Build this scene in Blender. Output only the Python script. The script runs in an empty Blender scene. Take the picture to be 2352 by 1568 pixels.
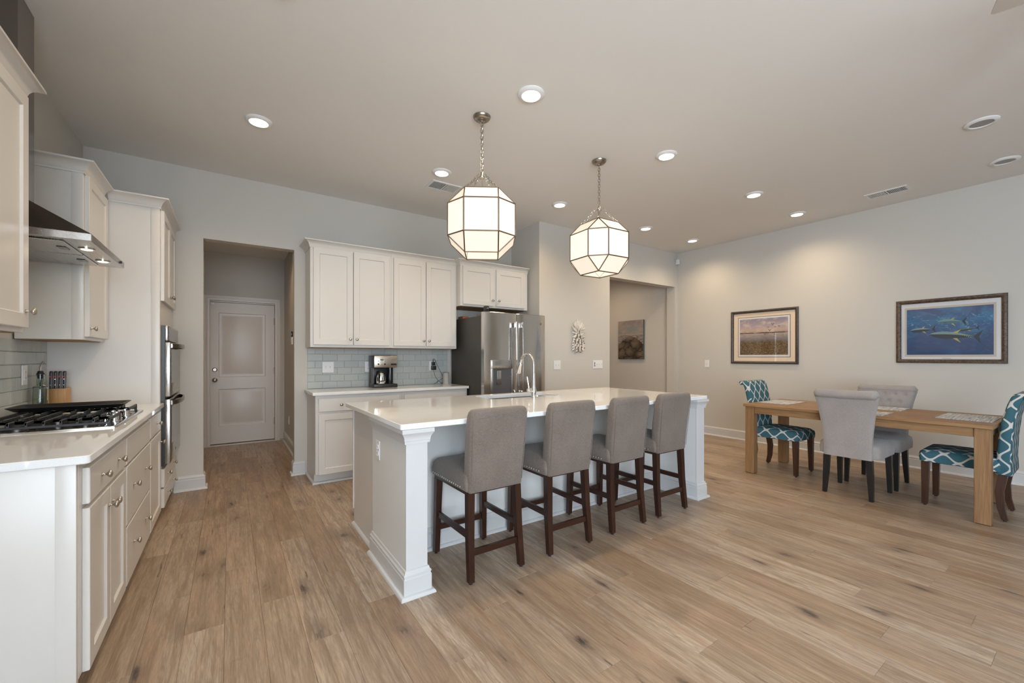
import bpy, bmesh, math, random
from mathutils import Vector, Matrix, Euler
random.seed(7)
PI = math.pi
scene = bpy.context.scene
COL = scene.collection

# ------------------------------------------------------------------ camera
cam_d = bpy.data.cameras.new('camera')
cam = bpy.data.objects.new('camera', cam_d)
COL.objects.link(cam)
cam_d.sensor_width = 36.0
cam_d.sensor_fit = 'HORIZONTAL'
cam_d.lens = 946.17 / 2352 * 36
cam_d.shift_y = (819.15 - 784.0) / 2352
cam_d.clip_start = 0.05
cam.location = (0, 0, 1.265)
cam.rotation_euler = (PI / 2, 0, -math.radians(34.42))
scene.camera = cam

# ------------------------------------------------------------------ light and exposure
world = bpy.data.worlds.new('sky_world')
scene.world = world
world.use_nodes = True
wn = world.node_tree.nodes['Background']
wn.inputs[0].default_value = (0.72, 0.84, 1.0, 1)
wn.inputs[1].default_value = 1.2
scene.view_settings.view_transform = 'Standard'
scene.view_settings.look = 'None'
scene.view_settings.gamma = 1.0
scene.view_settings.use_curve_mapping = False
scene.view_settings.exposure = 0.145
try:
    scene.cycles.use_adaptive_sampling = True; scene.cycles.adaptive_threshold = 0.08
    scene.cycles.max_bounces = 6
    scene.cycles.diffuse_bounces = 3
    scene.cycles.use_light_tree = False
    scene.cycles.glossy_bounces = 3
    scene.cycles.transmission_bounces = 6
    scene.cycles.transparent_max_bounces = 12
    scene.cycles.sample_clamp_indirect = 6.0
    scene.cycles.caustics_reflective = False
    scene.cycles.caustics_refractive = False
except Exception:
    pass

XL, XR, YB, YF, H = -1.03, 6.44, 4.955, -3.4, 3.06
WINDOWS = [(-0.85, 1.35)]     # big windows behind the camera
WZ0, WZ1 = 0.35, 2.55
ADDED_WIN = (-2.9, -0.7)                              # plus an added, unseen one on the left to light the island end
def daylight(w, loc, rot, watts):
    ld = bpy.data.lights.new('window_daylight', 'AREA')
    ld.shape = 'RECTANGLE'; ld.size = w - 0.1; ld.size_y = WZ1 - WZ0 - 0.1
    ld.color = (0.78, 0.89, 1.0); ld.energy = watts
    lo = bpy.data.objects.new('window_daylight', ld); COL.objects.link(lo)
    lo.location = loc; lo.rotation_euler = rot
for (wx0, wx1) in WINDOWS:
    daylight(wx1 - wx0, ((wx0 + wx1) / 2, YF - 0.005, (WZ0 + WZ1) / 2), (PI / 2, 0, 0), 62.0 * (wx1 - wx0))
daylight(ADDED_WIN[1] - ADDED_WIN[0], (XL - 0.005, sum(ADDED_WIN) / 2, (WZ0 + WZ1) / 2), (PI / 2, 0, -PI / 2), 78.0 * (ADDED_WIN[1] - ADDED_WIN[0]))  # added side fill for the island end, through the added left window
DOWNLIGHT_W = 40.0
DOWNLIGHT_COL = (1.0, 0.765, 0.50)
LENS_EMIT = 9.0
PENDANT_EMIT = 0.66

# ------------------------------------------------------------------ materials
MAT = {}
def pbr(name, col, rough=0.5, metal=0.0, coat=0.0, spec=0.5):
    m = bpy.data.materials.new(name)
    m.use_nodes = True
    b = m.node_tree.nodes['Principled BSDF']
    b.inputs['Base Color'].default_value = (*col, 1)
    b.inputs['Roughness'].default_value = rough
    b.inputs['Metallic'].default_value = metal
    b.inputs['Coat Weight'].default_value = coat
    b.inputs['Specular IOR Level'].default_value = spec
    MAT[name] = m
    return m
class NT:
    """small helper for node trees"""
    def __init__(s, m):
        s.m = m; s.t = m.node_tree; s.b = s.t.nodes.get('Principled BSDF')
    def n(s, typ, **kw):
        nd = s.t.nodes.new(typ)
        for k, v in kw.items():
            if k.startswith('i_'):
                key = k[2:]
                key = int(key) if key.isdigit() else key.replace('_', ' ')
                sock = nd.inputs[key]
                if hasattr(v, 'is_linked') or hasattr(v, 'links'):
                    s.t.links.new(v, sock)
                else:
                    sock.default_value = v
            else:
                setattr(nd, k, v)
        return nd
    def l(s, a, b):
        s.t.links.new(a, b)
    def math(s, op, a, b=None, c=None, clamp=False):
        nd = s.t.nodes.new('ShaderNodeMath'); nd.operation = op; nd.use_clamp = clamp
        for i, v in enumerate((a, b, c)):
            if v is None: continue
            if hasattr(v, 'links'): s.t.links.new(v, nd.inputs[i])
            else: nd.inputs[i].default_value = v
        return nd.outputs[0]
    def mix(s, f, a, b, blend='MIX'):
        nd = s.t.nodes.new('ShaderNodeMix'); nd.data_type = 'RGBA'; nd.blend_type = blend
        for sock, v in ((nd.inputs[0], f), (nd.inputs[6], a), (nd.inputs[7], b)):
            if hasattr(v, 'links'): s.t.links.new(v, sock)
            elif isinstance(v, tuple): sock.default_value = (*v[:3], 1)
            else: sock.default_value = v
        return nd.outputs[2]
    def ramp(s, f, stops, interp='LINEAR'):
        nd = s.t.nodes.new('ShaderNodeValToRGB'); cr = nd.color_ramp; cr.interpolation = interp
        while len(cr.elements) < len(stops): cr.elements.new(0.5)
        for e, (p, c) in zip(cr.elements, stops):
            e.position = p; e.color = (*c, 1) if isinstance(c, tuple) else (c, c, c, 1)
        s.t.links.new(f, nd.inputs[0])
        return nd.outputs[0]
    def coord(s, kind='Object', scale=(1, 1, 1), loc=None, rnd=False):
        tc = s.t.nodes.new('ShaderNodeTexCoord')
        v = tc.outputs[kind]
        if rnd:
            oi = s.t.nodes.new('ShaderNodeObjectInfo')
            ad = s.t.nodes.new('ShaderNodeVectorMath'); ad.operation = 'ADD'
            mu = s.t.nodes.new('ShaderNodeVectorMath'); mu.operation = 'SCALE'
            cb = s.t.nodes.new('ShaderNodeCombineXYZ')
            s.l(oi.outputs['Random'], cb.inputs[0]); s.l(oi.outputs['Random'], cb.inputs[1]); s.l(oi.outputs['Random'], cb.inputs[2])
            s.l(cb.outputs[0], mu.inputs[0]); mu.inputs[3].default_value = 57.3
            s.l(v, ad.inputs[0]); s.l(mu.outputs[0], ad.inputs[1]); v = ad.outputs[0]
        mp = s.t.nodes.new('ShaderNodeMapping'); mp.inputs['Scale'].default_value = scale
        if loc: mp.inputs['Location'].default_value = loc
        s.l(v, mp.inputs[0])
        return mp.outputs[0]
    def noise(s, v, scale=5.0, detail=3.0, rough=0.55, dist=0.0, out='Fac'):
        nd = s.t.nodes.new('ShaderNodeTexNoise')
        s.l(v, nd.inputs['Vector']); nd.inputs['Scale'].default_value = scale
        nd.inputs['Detail'].default_value = detail; nd.inputs['Roughness'].default_value = rough
        nd.inputs['Distortion'].default_value = dist
        return nd.outputs[out]
    def bump(s, h, strength=0.2, dist=0.01):
        nd = s.t.nodes.new('ShaderNodeBump'); nd.inputs['Strength'].default_value = strength
        nd.inputs['Distance'].default_value = dist
        s.l(h, nd.inputs['Height']); s.l(nd.outputs[0], s.b.inputs['Normal'])
    def base(s, c): s.l(c, s.b.inputs['Base Color'])
    def rough(s, c): s.l(c, s.b.inputs['Roughness'])

def paint(name, col, rough, bump=0.03, scale=260):
    m = pbr(name, col, rough); t = NT(m)
    if bump >= 0.05: t.bump(t.noise(t.coord(), scale, 1), bump, 0.002)      # orange-peel only where it would show
    return m
paint('wall_paint', (0.58, 0.555, 0.51), 0.75, 0.12, 300)
paint('ceiling_paint', (0.80, 0.775, 0.74), 0.85, 0.10, 240)
paint('island_paint', (0.72, 0.72, 0.705), 0.55, 0.05, 300)
paint('trim_white', (0.61, 0.615, 0.62), 0.32, 0.01)
paint('cabinet_white', (0.68, 0.655, 0.62), 0.30, 0.01)
paint('door_paint', (0.63, 0.59, 0.55), 0.35, 0.015)
paint('plastic_white', (0.80, 0.80, 0.80), 0.30, 0.005)
m = paint('shell_white', (0.74, 0.70, 0.63), 0.45, 0.3, 90); t = NT(m)
oi = t.n('ShaderNodeObjectInfo')
t.base(t.mix(t.noise(t.coord(rnd=True), 60, 3), t.ramp(oi.outputs['Random'], [(0.0, (0.80, 0.77, 0.71)), (0.55, (0.70, 0.64, 0.55)), (0.8, (0.52, 0.40, 0.28)), (1.0, (0.38, 0.34, 0.31))]), (0.72, 0.69, 0.64)))
pbr('shell_dark', (0.05, 0.035, 0.03), 0.6)
pbr('slot_dark', (0.03, 0.03, 0.03), 0.5)
pbr('black_plastic', (0.018, 0.018, 0.02), 0.35)
pbr('black_gloss', (0.012, 0.013, 0.015), 0.06)
pbr('grey_plastic', (0.10, 0.10, 0.105), 0.4)
pbr('chrome', (0.85, 0.86, 0.88), 0.06, 1.0)
pbr('nickel', (0.50, 0.46, 0.41), 0.28, 1.0)
pbr('dark_nickel', (0.36, 0.33, 0.29), 0.30, 1.0)
pbr('bronze', (0.22, 0.17, 0.12), 0.35, 1.0)
pbr('red_emblem', (0.55, 0.03, 0.03), 0.4)
pbr('yellow_pad', (0.75, 0.62, 0.02), 0.5)
pbr('mat_cream', (0.80, 0.63, 0.47), 0.8)
pbr('mat_white', (0.72, 0.71, 0.72), 0.8)
pbr('mat_dark', (0.06, 0.08, 0.09), 0.6)
pbr('paper_white', (0.72, 0.70, 0.69), 0.7)
pbr('ink', (0.03, 0.03, 0.035), 0.6)
pbr('fish_dark', (0.02, 0.035, 0.05), 0.55)
pbr('fish_teal', (0.05, 0.15, 0.19), 0.55)
pbr('fish_light', (0.17, 0.29, 0.29), 0.55)
pbr('fin_yellow', (0.42, 0.36, 0.10), 0.55)
pbr('speaker_grey', (0.45, 0.43, 0.42), 0.8)
pbr('box_red', (0.35, 0.10, 0.05), 0.7)
pbr('display_teal', (0.05, 0.22, 0.20), 0.3)
pbr('can_grey', (0.34, 0.335, 0.33), 0.7)
pbr('shell_gap_shade', (0.30, 0.26, 0.21), 0.9)
pbr('rubber_pad', (0.02, 0.02, 0.02), 0.7)

def m_quartz():
    m = pbr('quartz', (0.80, 0.79, 0.77), 0.035, 0, 0.0, 0.55); t = NT(m)
    c = t.coord()
    n = t.noise(c, 220, 2); n2 = t.noise(c, 6, 4)
    t.base(t.mix(n2, t.ramp(n, [(0.3, (0.79, 0.80, 0.805)), (0.7, (0.87, 0.88, 0.885))]), (0.83, 0.84, 0.845)))
m_quartz()
def m_tile(name, c0, c1):
    m = pbr(name, c0, 0.32, 0, 0.0, 0.4); t = NT(m)
    oi = t.n('ShaderNodeObjectInfo')
    n = t.noise(t.coord(rnd=True), 14, 2)
    f = t.math('ADD', t.math('MULTIPLY', oi.outputs['Random'], 0.6), t.math('MULTIPLY', n, 0.4))
    t.base(t.mix(f, c0, c1)); t.bump(n, 0.04, 0.01)
m_tile('glass_tile', (0.42, 0.45, 0.44), (0.50, 0.52, 0.50))
paint('grout', (0.56, 0.57, 0.55), 0.9, 0.2, 500)

def m_floor():
    m = pbr('floor_wood', (0.3, 0.2, 0.13), 0.36, 0, 0.0, 0.45); t = NT(m)
    oi = t.n('ShaderNodeObjectInfo'); r = oi.outputs['Random']
    r2 = t.math('FRACT', t.math('MULTIPLY', r, 7.31))
    tone = t.ramp(r, [(0.0, (0.370, 0.250, 0.160)), (0.18, (0.450, 0.325, 0.222)), (0.36, (0.400, 0.305, 0.222)), (0.55, (0.480, 0.350, 0.240)), (0.72, (0.390, 0.272, 0.182)), (0.88, (0.465, 0.362, 0.268)), (1.0, (0.415, 0.285, 0.188))])
    big = t.noise(t.coord(scale=(9, 0.9, 1), rnd=True), 1.0, 4, 0.6, 1.6)
    fine = t.noise(t.coord(scale=(210, 11, 1), rnd=True), 1.0, 3, 0.7)
    mid = t.noise(t.coord(scale=(30, 1.7, 1), rnd=True), 1.0, 5, 0.66, 1.2)
    # cathedral figure: nested stretched rings, bent by noise
    cv = t.n('ShaderNodeVectorMath', operation='ADD'); cs = t.n('ShaderNodeVectorMath', operation='SCALE')
    t.l(t.noise(t.coord(scale=(7, 1.3, 1), rnd=True), 1.0, 3, out='Color'), cs.inputs[0]); cs.inputs[3].default_value = 1.6
    t.l(t.coord(scale=(10.0, 0.9, 1), rnd=True), cv.inputs[0]); t.l(cs.outputs[0], cv.inputs[1])
    cath = t.n('ShaderNodeTexVoronoi'); cath.inputs['Scale'].default_value = 0.9; t.l(cv.outputs[0], cath.inputs['Vector'])
    rings = t.math('SINE', t.math('MULTIPLY', cath.outputs['Distance'], 52.0))
    rgate = t.ramp(big, [(0.42, 0.0), (0.58, 1.0)])
    c = t.mix(t.ramp(big, [(0.36, 0.0), (0.64, 1.0)]), tone, t.mix(r2, (0.270, 0.178, 0.112), (0.560, 0.465, 0.370)))
    c = t.mix(t.math('MULTIPLY', t.ramp(mid, [(0.40, 1.0), (0.55, 0.0)]), 0.58), c, (0.205, 0.136, 0.088))
    c = t.mix(t.math('MULTIPLY', t.math('MULTIPLY', t.ramp(rings, [(0.55, 0.0), (0.95, 1.0)]), rgate), 0.30), c, (0.185, 0.122, 0.080))
    c = t.mix(t.math('MULTIPLY', t.ramp(fine, [(0.42, 1.0), (0.60, 0.0)]), 0.36), c, (0.185, 0.125, 0.083))
    nz = t.noise(t.coord(scale=(26, 6, 1), rnd=True), 1.0, 4, 0.65, out='Color')
    def spots(sx, sy, amp, r0, r1, g0):
        vo = t.n('ShaderNodeTexVoronoi'); vo.inputs['Scale'].default_value = 1.0
        kv = t.coord(scale=(sx, sy, 1), rnd=True)
        sc = t.n('ShaderNodeVectorMath', operation='SCALE'); wob = t.n('ShaderNodeVectorMath', operation='ADD')
        t.l(nz, sc.inputs[0]); sc.inputs[3].default_value = amp
        t.l(kv, wob.inputs[0]); t.l(sc.outputs[0], wob.inputs[1]); t.l(wob.outputs[0], vo.inputs['Vector'])
        k = t.ramp(vo.outputs['Distance'], [(r0, 1.0), (r1, 0.0)])
        g = t.ramp(t.n('ShaderNodeSeparateColor', i_0=vo.outputs['Color']).outputs[0], [(g0, 0.0), (g0 + .05, 1.0)])
        return t.math('MULTIPLY', k, g)
    halo = spots(7.0, 2.9, 0.60, 0.10, 0.45, 0.46)
    c = t.mix(t.math('MULTIPLY', halo, 0.55), c, (0.165, 0.112, 0.080))
    knot = spots(7.0, 2.9, 0.60, 0.03, 0.16, 0.46)
    c = t.mix(t.math('MULTIPLY', knot, 0.92), c, (0.040, 0.034, 0.032))
    crk = spots(24, 1.5, 0.9, 0.05, 0.17, 0.48)
    c = t.mix(t.math('MULTIPLY', crk, 0.80), c, (0.060, 0.048, 0.042))
    t.base(c)
    t.rough(t.ramp(fine, [(0.3, 0.44), (0.7, 0.33)]))
    t.bump(fine, 0.08, 0.002)
m_floor()
def m_wood(name, dark, mid, light, axis, rough=0.45, s=1.0):
    m = pbr(name, mid, rough); t = NT(m)
    sc = [26 * s, 26 * s, 26 * s]; sc['xyz'.index(axis)] = 1.6 * s
    sf = [190 * s, 190 * s, 190 * s]; sf['xyz'.index(axis)] = 6 * s
    big = t.noise(t.coord(scale=tuple(sc), rnd=True), 1.0, 3, 0.6, 0.7)
    fine = t.noise(t.coord(scale=tuple(sf), rnd=True), 1.0, 3)
    oi = t.n('ShaderNodeObjectInfo')
    c = t.mix(t.ramp(big, [(0.3, 0.0), (0.7, 1.0)]), mid, light)
    c = t.mix(t.math('MULTIPLY', t.ramp(fine, [(0.35, 1.0), (0.6, 0.0)]), 0.45), c, dark)
    c = t.mix(t.math('MULTIPLY', oi.outputs['Random'], 0.25), c, dark)
    t.base(c); t.bump(fine, 0.06, 0.002)
for ax in 'xyz':
    m_wood('table_wood_' + ax, (0.13, 0.062, 0.024), (0.275, 0.145, 0.062), (0.38, 0.225, 0.105), ax)
    m_wood('espresso_' + ax, (0.010, 0.004, 0.003), (0.030, 0.011, 0.007), (0.055, 0.020, 0.011), ax, 0.28)
m_wood('walnut_leg', (0.016, 0.007, 0.004), (0.042, 0.017, 0.009), (0.075, 0.030, 0.014), 'z', 0.35)
m_wood('black_leg', (0.006, 0.006, 0.007), (0.010, 0.010, 0.011), (0.016, 0.015, 0.015), 'z', 0.35)
m_wood('block_wood', (0.30, 0.14, 0.045), (0.47, 0.25, 0.09), (0.58, 0.34, 0.14), 'z', 0.5)
m_wood('under_wood', (0.20, 0.10, 0.035), (0.33, 0.18, 0.07), (0.40, 0.23, 0.10), 'x', 0.6)

def m_fabric(name, c0, c1, weave=900, bump=0.35):
    m = pbr(name, c0, 0.92, 0, 0, 0.2); t = NT(m)
    co = t.coord()
    w1 = t.noise(t.coord(scale=(1, 1, 9)), weave / 9, 1); w2 = t.noise(t.coord(scale=(9, 9, 1)), weave / 9, 1)
    n = t.noise(co, 7, 3)
    f = t.math('ADD', t.math('MULTIPLY', w1, 0.5), t.math('MULTIPLY', w2, 0.5))
    t.base(t.mix(t.ramp(t.math('ADD', t.math('MULTIPLY', f, 0.8), t.math('MULTIPLY', n, 0.2)), [(0.36, 0.0), (0.64, 1.0)]), c0, c1))
    t.b.inputs['Sheen Weight'].default_value = 0.25
    t.bump(f, bump, 0.002)
m_fabric('stool_linen', (0.125, 0.099, 0.082), (0.235, 0.192, 0.163))
m_fabric('chair_linen', (0.25, 0.225, 0.215), (0.38, 0.345, 0.33))
m_fabric('mat_weave', (0.34, 0.36, 0.39), (0.60, 0.59, 0.58), 260)
def m_ogee():
    m = pbr('teal_ogee', (0.05, 0.15, 0.19), 0.9, 0, 0, 0.2); t = NT(m)
    uv = t.n('ShaderNodeTexCoord').outputs['UV']
    sp = t.n('ShaderNodeSeparateXYZ', i_0=uv)
    P, Q, W = 0.122, 0.165, 0.0085
    h = t.math('MULTIPLY', t.math('COSINE', t.math('MULTIPLY', sp.outputs[1], 2 * PI / Q)), P * 0.235)
    def wrap(v): return t.math('ABSOLUTE', t.math('SUBTRACT', t.math('FLOORED_MODULO', t.math('ADD', v, P / 2 + 7 * P), P), P / 2))
    d1 = wrap(t.math('SUBTRACT', sp.outputs[0], h)); d2 = wrap(t.math('ADD', t.math('SUBTRACT', sp.outputs[0], P / 2), h))
    f = t.math('MINIMUM', d1, d2)
    band = t.ramp(t.math('DIVIDE', f, W * 2), [(0.44, 1.0), (0.54, 0.0)])
    w = t.noise(t.coord(), 420, 2)
    teal = t.mix(w, (0.028, 0.088, 0.115), (0.065, 0.165, 0.20))
    white = t.mix(w, (0.52, 0.50, 0.47), (0.66, 0.63, 0.60))
    t.base(t.mix(band, teal, white)); t.bump(w, 0.3, 0.002)
m_ogee()
def m_steel(name, col, rough, axis='z', wave=0.0, dark=False):
    m = pbr(name, col, rough, 1.0); t = NT(m)
    s = [300, 300, 300]; s['xyz'.index(axis)] = 3
    n = t.noise(t.coord(scale=tuple(s)), 1.0, 2)
    t.rough(t.ramp(n, [(0.3, rough * 0.8), (0.7, rough * 1.35)]))
    if wave:
        w = t.noise(t.coord(scale=(3.2, 3.2, 1.1)), 1.0, 1, 0.4, 0.3)
        t.bump(w, wave, 0.12)
m_steel('steel_fridge', (0.60, 0.555, 0.51), 0.17, 'x', 0.16)
m_steel('steel', (0.52, 0.51, 0.50), 0.22, 'y')
m_steel('steel_dark', (0.24, 0.215, 0.195), 0.20, 'y')
m_steel('steel_tray', (0.50, 0.49, 0.47), 0.14, 'y')
m_steel('coffee_steel', (0.56, 0.49, 0.42), 0.28, 'x')
m = pbr('fridge_side', (0.055, 0.053, 0.050), 0.55); t = NT(m); t.bump(t.noise(t.coord(), 420, 2), 0.5, 0.003)
m = pbr('cast_iron', (0.022, 0.024, 0.028), 0.42); t = NT(m); t.bump(t.noise(t.coord(), 500, 2), 0.25, 0.002)
pbr('griddle_black', (0.018, 0.018, 0.019), 0.36)

def m_glow(name, col, strength, base=(0.8, 0.78, 0.72)):
    m = pbr(name, base, 0.35); b = m.node_tree.nodes['Principled BSDF']
    b.inputs['Emission Color'].default_value = (*col, 1); b.inputs['Emission Strength'].default_value = strength
    return m
m_glow('lens_glow', (1.0, 0.86, 0.66), LENS_EMIT)
m_glow('hood_lamp_glow', (1.0, 0.92, 0.55), 2.2)
m_glow('opal_belt', (1.0, 0.90, 0.74), PENDANT_EMIT, (0.45, 0.44, 0.42))
m_glow('opal_slope', (1.0, 0.86, 0.66), PENDANT_EMIT * 0.92, (0.45, 0.44, 0.42))
def m_glass(name, tint, rough=0.0, ior=1.45):
    m = pbr(name, tint, rough); b = m.node_tree.nodes['Principled BSDF']
    b.inputs['Transmission Weight'].default_value = 1.0; b.inputs['IOR'].default_value = ior
m_glass('bottle_glass', (0.84, 0.93, 0.88))
def m_pane(name, fac, tint=(1, 1, 1)):
    m = bpy.data.materials.new(name); m.use_nodes = True; MAT[name] = m
    nt = m.node_tree; nt.nodes.clear()
    o = nt.nodes.new('ShaderNodeOutputMaterial'); mx = nt.nodes.new('ShaderNodeMixShader')
    tr = nt.nodes.new('ShaderNodeBsdfTransparent'); gl = nt.nodes.new('ShaderNodeBsdfGlossy')
    tr.inputs[0].default_value = (*tint, 1); gl.inputs['Roughness'].default_value = 0.02
    mx.inputs[0].default_value = fac
    nt.links.new(tr.outputs[0], mx.inputs[1]); nt.links.new(gl.outputs[0], mx.inputs[2]); nt.links.new(mx.outputs[0], o.inputs[0])
m_pane('clear_pane', 0.06)
m_pane('picture_glass', 0.03)
# framed print: marsh at dusk (flat print, coordinates over the sheet: u along wall, v up)
def print_coords(t):
    g = t.n('ShaderNodeTexCoord').outputs['UV']
    sp = t.n('ShaderNodeSeparateXYZ', i_0=g)
    return g, sp.outputs[0], sp.outputs[1]
def m_marsh():
    m = pbr('marsh_print', (0.4, 0.3, 0.3), 0.7); t = NT(m); g, u, v = print_coords(t)
    def nz(sx, sy, det=4, d=0.0):
        mp = t.n('ShaderNodeMapping'); mp.inputs['Scale'].default_value = (sx, sy, 1); t.l(g, mp.inputs[0])
        return t.noise(mp.outputs[0], 1.0, det, 0.6, d)
    sky = t.ramp(v, [(0.60, (0.33, 0.24, 0.27)), (0.68, (0.52, 0.36, 0.26)), (0.78, (0.42, 0.33, 0.36)), (1.0, (0.25, 0.22, 0.29))])
    cl = nz(5, 7, 5, 0.4)
    sky = t.mix(t.ramp(cl, [(0.48, 0.0), (0.62, 0.75)]), sky, (0.62, 0.50, 0.40))
    sky = t.mix(t.ramp(nz(4, 3), [(0.56, 0.0), (0.68, 0.6)]), sky, (0.22, 0.28, 0.40))
    water = t.ramp(v, [(0.30, (0.10, 0.08, 0.065)), (0.45, (0.24, 0.21, 0.22)), (0.58, (0.46, 0.36, 0.29))])
    water = t.mix(t.math('MULTIPLY', t.ramp(nz(8, 60), [(0.45, 0.0), (0.6, 1.0)]), 0.5), water, (0.15, 0.12, 0.11))
    gr = t.ramp(nz(26, 34, 5, 1.5), [(0.35, (0.035, 0.022, 0.012)), (0.52, (0.14, 0.085, 0.035)), (0.68, (0.32, 0.21, 0.09))])
    edge = t.math('ADD', v, t.math('MULTIPLY', t.math('SUBTRACT', nz(9, 9), 0.5), 0.16))
    c = t.mix(t.ramp(edge, [(0.33, 0.0), (0.42, 1.0)]), gr, water)
    c = t.mix(t.ramp(v, [(0.598, 0.0), (0.602, 1.0)]), c, sky)
    band = t.math('MULTIPLY', t.ramp(v, [(0.588, 0.0), (0.594, 1.0)]), t.ramp(v, [(0.612, 1.0), (0.622, 0.0)]))
    c = t.mix(t.math('MULTIPLY', band, t.ramp(nz(6, 1), [(0.34, 0.25), (0.5, 1.0)])), c, (0.05, 0.03, 0.022))
    t.base(c)
m_marsh()
def m_ocean():
    m = pbr('ocean_print', (0.05, 0.12, 0.25), 0.7); t = NT(m); g, u, v = print_coords(t)
    def nz(sx, sy, det=4, d=0.0):
        mp = t.n('ShaderNodeMapping'); mp.inputs['Scale'].default_value = (sx, sy, 1); t.l(g, mp.inputs[0])
        return t.noise(mp.outputs[0], 1.0, det, 0.62, d)
    c = t.ramp(v, [(0.0, (0.018, 0.055, 0.15)), (0.45, (0.035, 0.075, 0.19)), (0.72, (0.03, 0.12, 0.26)), (1.0, (0.055, 0.085, 0.20))])
    c = t.mix(t.math('MULTIPLY', t.ramp(nz(3, 3, 5, 0.8), [(0.48, 0.0), (0.66, 1.0)]), t.ramp(v, [(0.3, 0.15), (0.6, 0.9)])), c, (0.055, 0.24, 0.42))
    spl = t.math('MULTIPLY', t.ramp(nz(14, 17, 6, 1.6), [(0.575, 0.0), (0.68, 0.8)]), t.math('MULTIPLY', t.ramp(v, [(0.35, 0.15), (0.65, 1.0)]), t.ramp(v, [(0.84, 1.0), (0.9, 0.0)])))
    c = t.mix(spl, c, (0.32, 0.50, 0.60))
    surf = t.math('MULTIPLY', t.ramp(v, [(0.80, 0.0), (0.90, 0.8)]), t.ramp(nz(3, 40, 3), [(0.42, 0.0), (0.6, 1.0)]))
    c = t.mix(surf, c, (0.085, 0.10, 0.19))
    t.base(c)
m_ocean()
def m_rocks():
    m = pbr('rocks_print', (0.1, 0.08, 0.06), 0.75); t = NT(m); g, u, v = print_coords(t)
    def nz(sx, sy, det=4, d=0.0):
        mp = t.n('ShaderNodeMapping'); mp.inputs['Scale'].default_value = (sx, sy, 1); t.l(g, mp.inputs[0])
        return t.noise(mp.outputs[0], 1.0, det, 0.6, d)
    sky = t.ramp(v, [(0.62, (0.40, 0.30, 0.25)), (0.68, (0.24, 0.25, 0.24)), (0.80, (0.22, 0.26, 0.27)), (1.0, (0.27, 0.21, 0.20))])
    sky = t.mix(t.ramp(nz(3, 8, 5, 0.7), [(0.45, 0.0), (0.62, 0.8)]), sky, (0.42, 0.30, 0.24))
    sea = t.mix(t.ramp(nz(7, 40), [(0.4, 0.0), (0.62, 1.0)]), (0.13, 0.105, 0.10), (0.36, 0.32, 0.31))
    c = t.mix(t.ramp(v, [(0.618, 0.0), (0.622, 1.0)]), sea, sky)
    mp = t.n('ShaderNodeMapping'); mp.inputs['Scale'].default_value = (3.0, 5.2, 1); mp.inputs['Rotation'].default_value = (0, 0, 0.5); t.l(g, mp.inputs[0])
    w = t.n('ShaderNodeVectorMath', operation='ADD'); sc = t.n('ShaderNodeVectorMath', operation='SCALE')
    t.l(t.noise(mp.outputs[0], 1.6, 3, out='Color'), sc.inputs[0]); sc.inputs[3].default_value = 1.0
    t.l(mp.outputs[0], w.inputs[0]); t.l(sc.outputs[0], w.inputs[1])
    vo = t.n('ShaderNodeTexVoronoi', feature='DISTANCE_TO_EDGE'); t.l(w.outputs[0], vo.inputs['Vector']); vo.inputs['Scale'].default_value = 1.0
    vc = t.n('ShaderNodeTexVoronoi'); t.l(w.outputs[0], vc.inputs['Vector']); vc.inputs['Scale'].default_value = 1.0
    shade = t.n('ShaderNodeSeparateColor', i_0=vc.outputs['Color']).outputs[1]
    rock = t.mix(shade, (0.028, 0.020, 0.014), (0.15, 0.105, 0.068))
    rock = t.mix(t.ramp(nz(40, 50, 4), [(0.42, 0.0), (0.65, 0.6)]), rock, (0.19, 0.145, 0.10))
    rock = t.mix(t.ramp(vc.outputs['Distance'], [(0.15, 0.0), (0.75, 1.0)]), t.mix(0.45, rock, (0.24, 0.175, 0.115)), t.mix(0.6, rock, (0.012, 0.009, 0.007)))
    rock = t.mix(t.ramp(vo.outputs['Distance'], [(0.0, 1.0), (0.06, 0.0)]), rock, (0.010, 0.008, 0.006))
    # pile outline: a mound peaking near the middle
    du = t.math('ABSOLUTE', t.math('SUBTRACT', u, 0.5))
    top = t.math('SUBTRACT', 0.61, t.math('MULTIPLY', t.math('POWER', du, 1.25), 0.55))
    top = t.math('ADD', top, t.math('MULTIPLY', t.math('SUBTRACT', nz(12, 3, 2), 0.5), 0.09))
    c = t.mix(t.math('GREATER_THAN', top, v), c, rock)
    t.base(c)
m_rocks()

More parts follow.
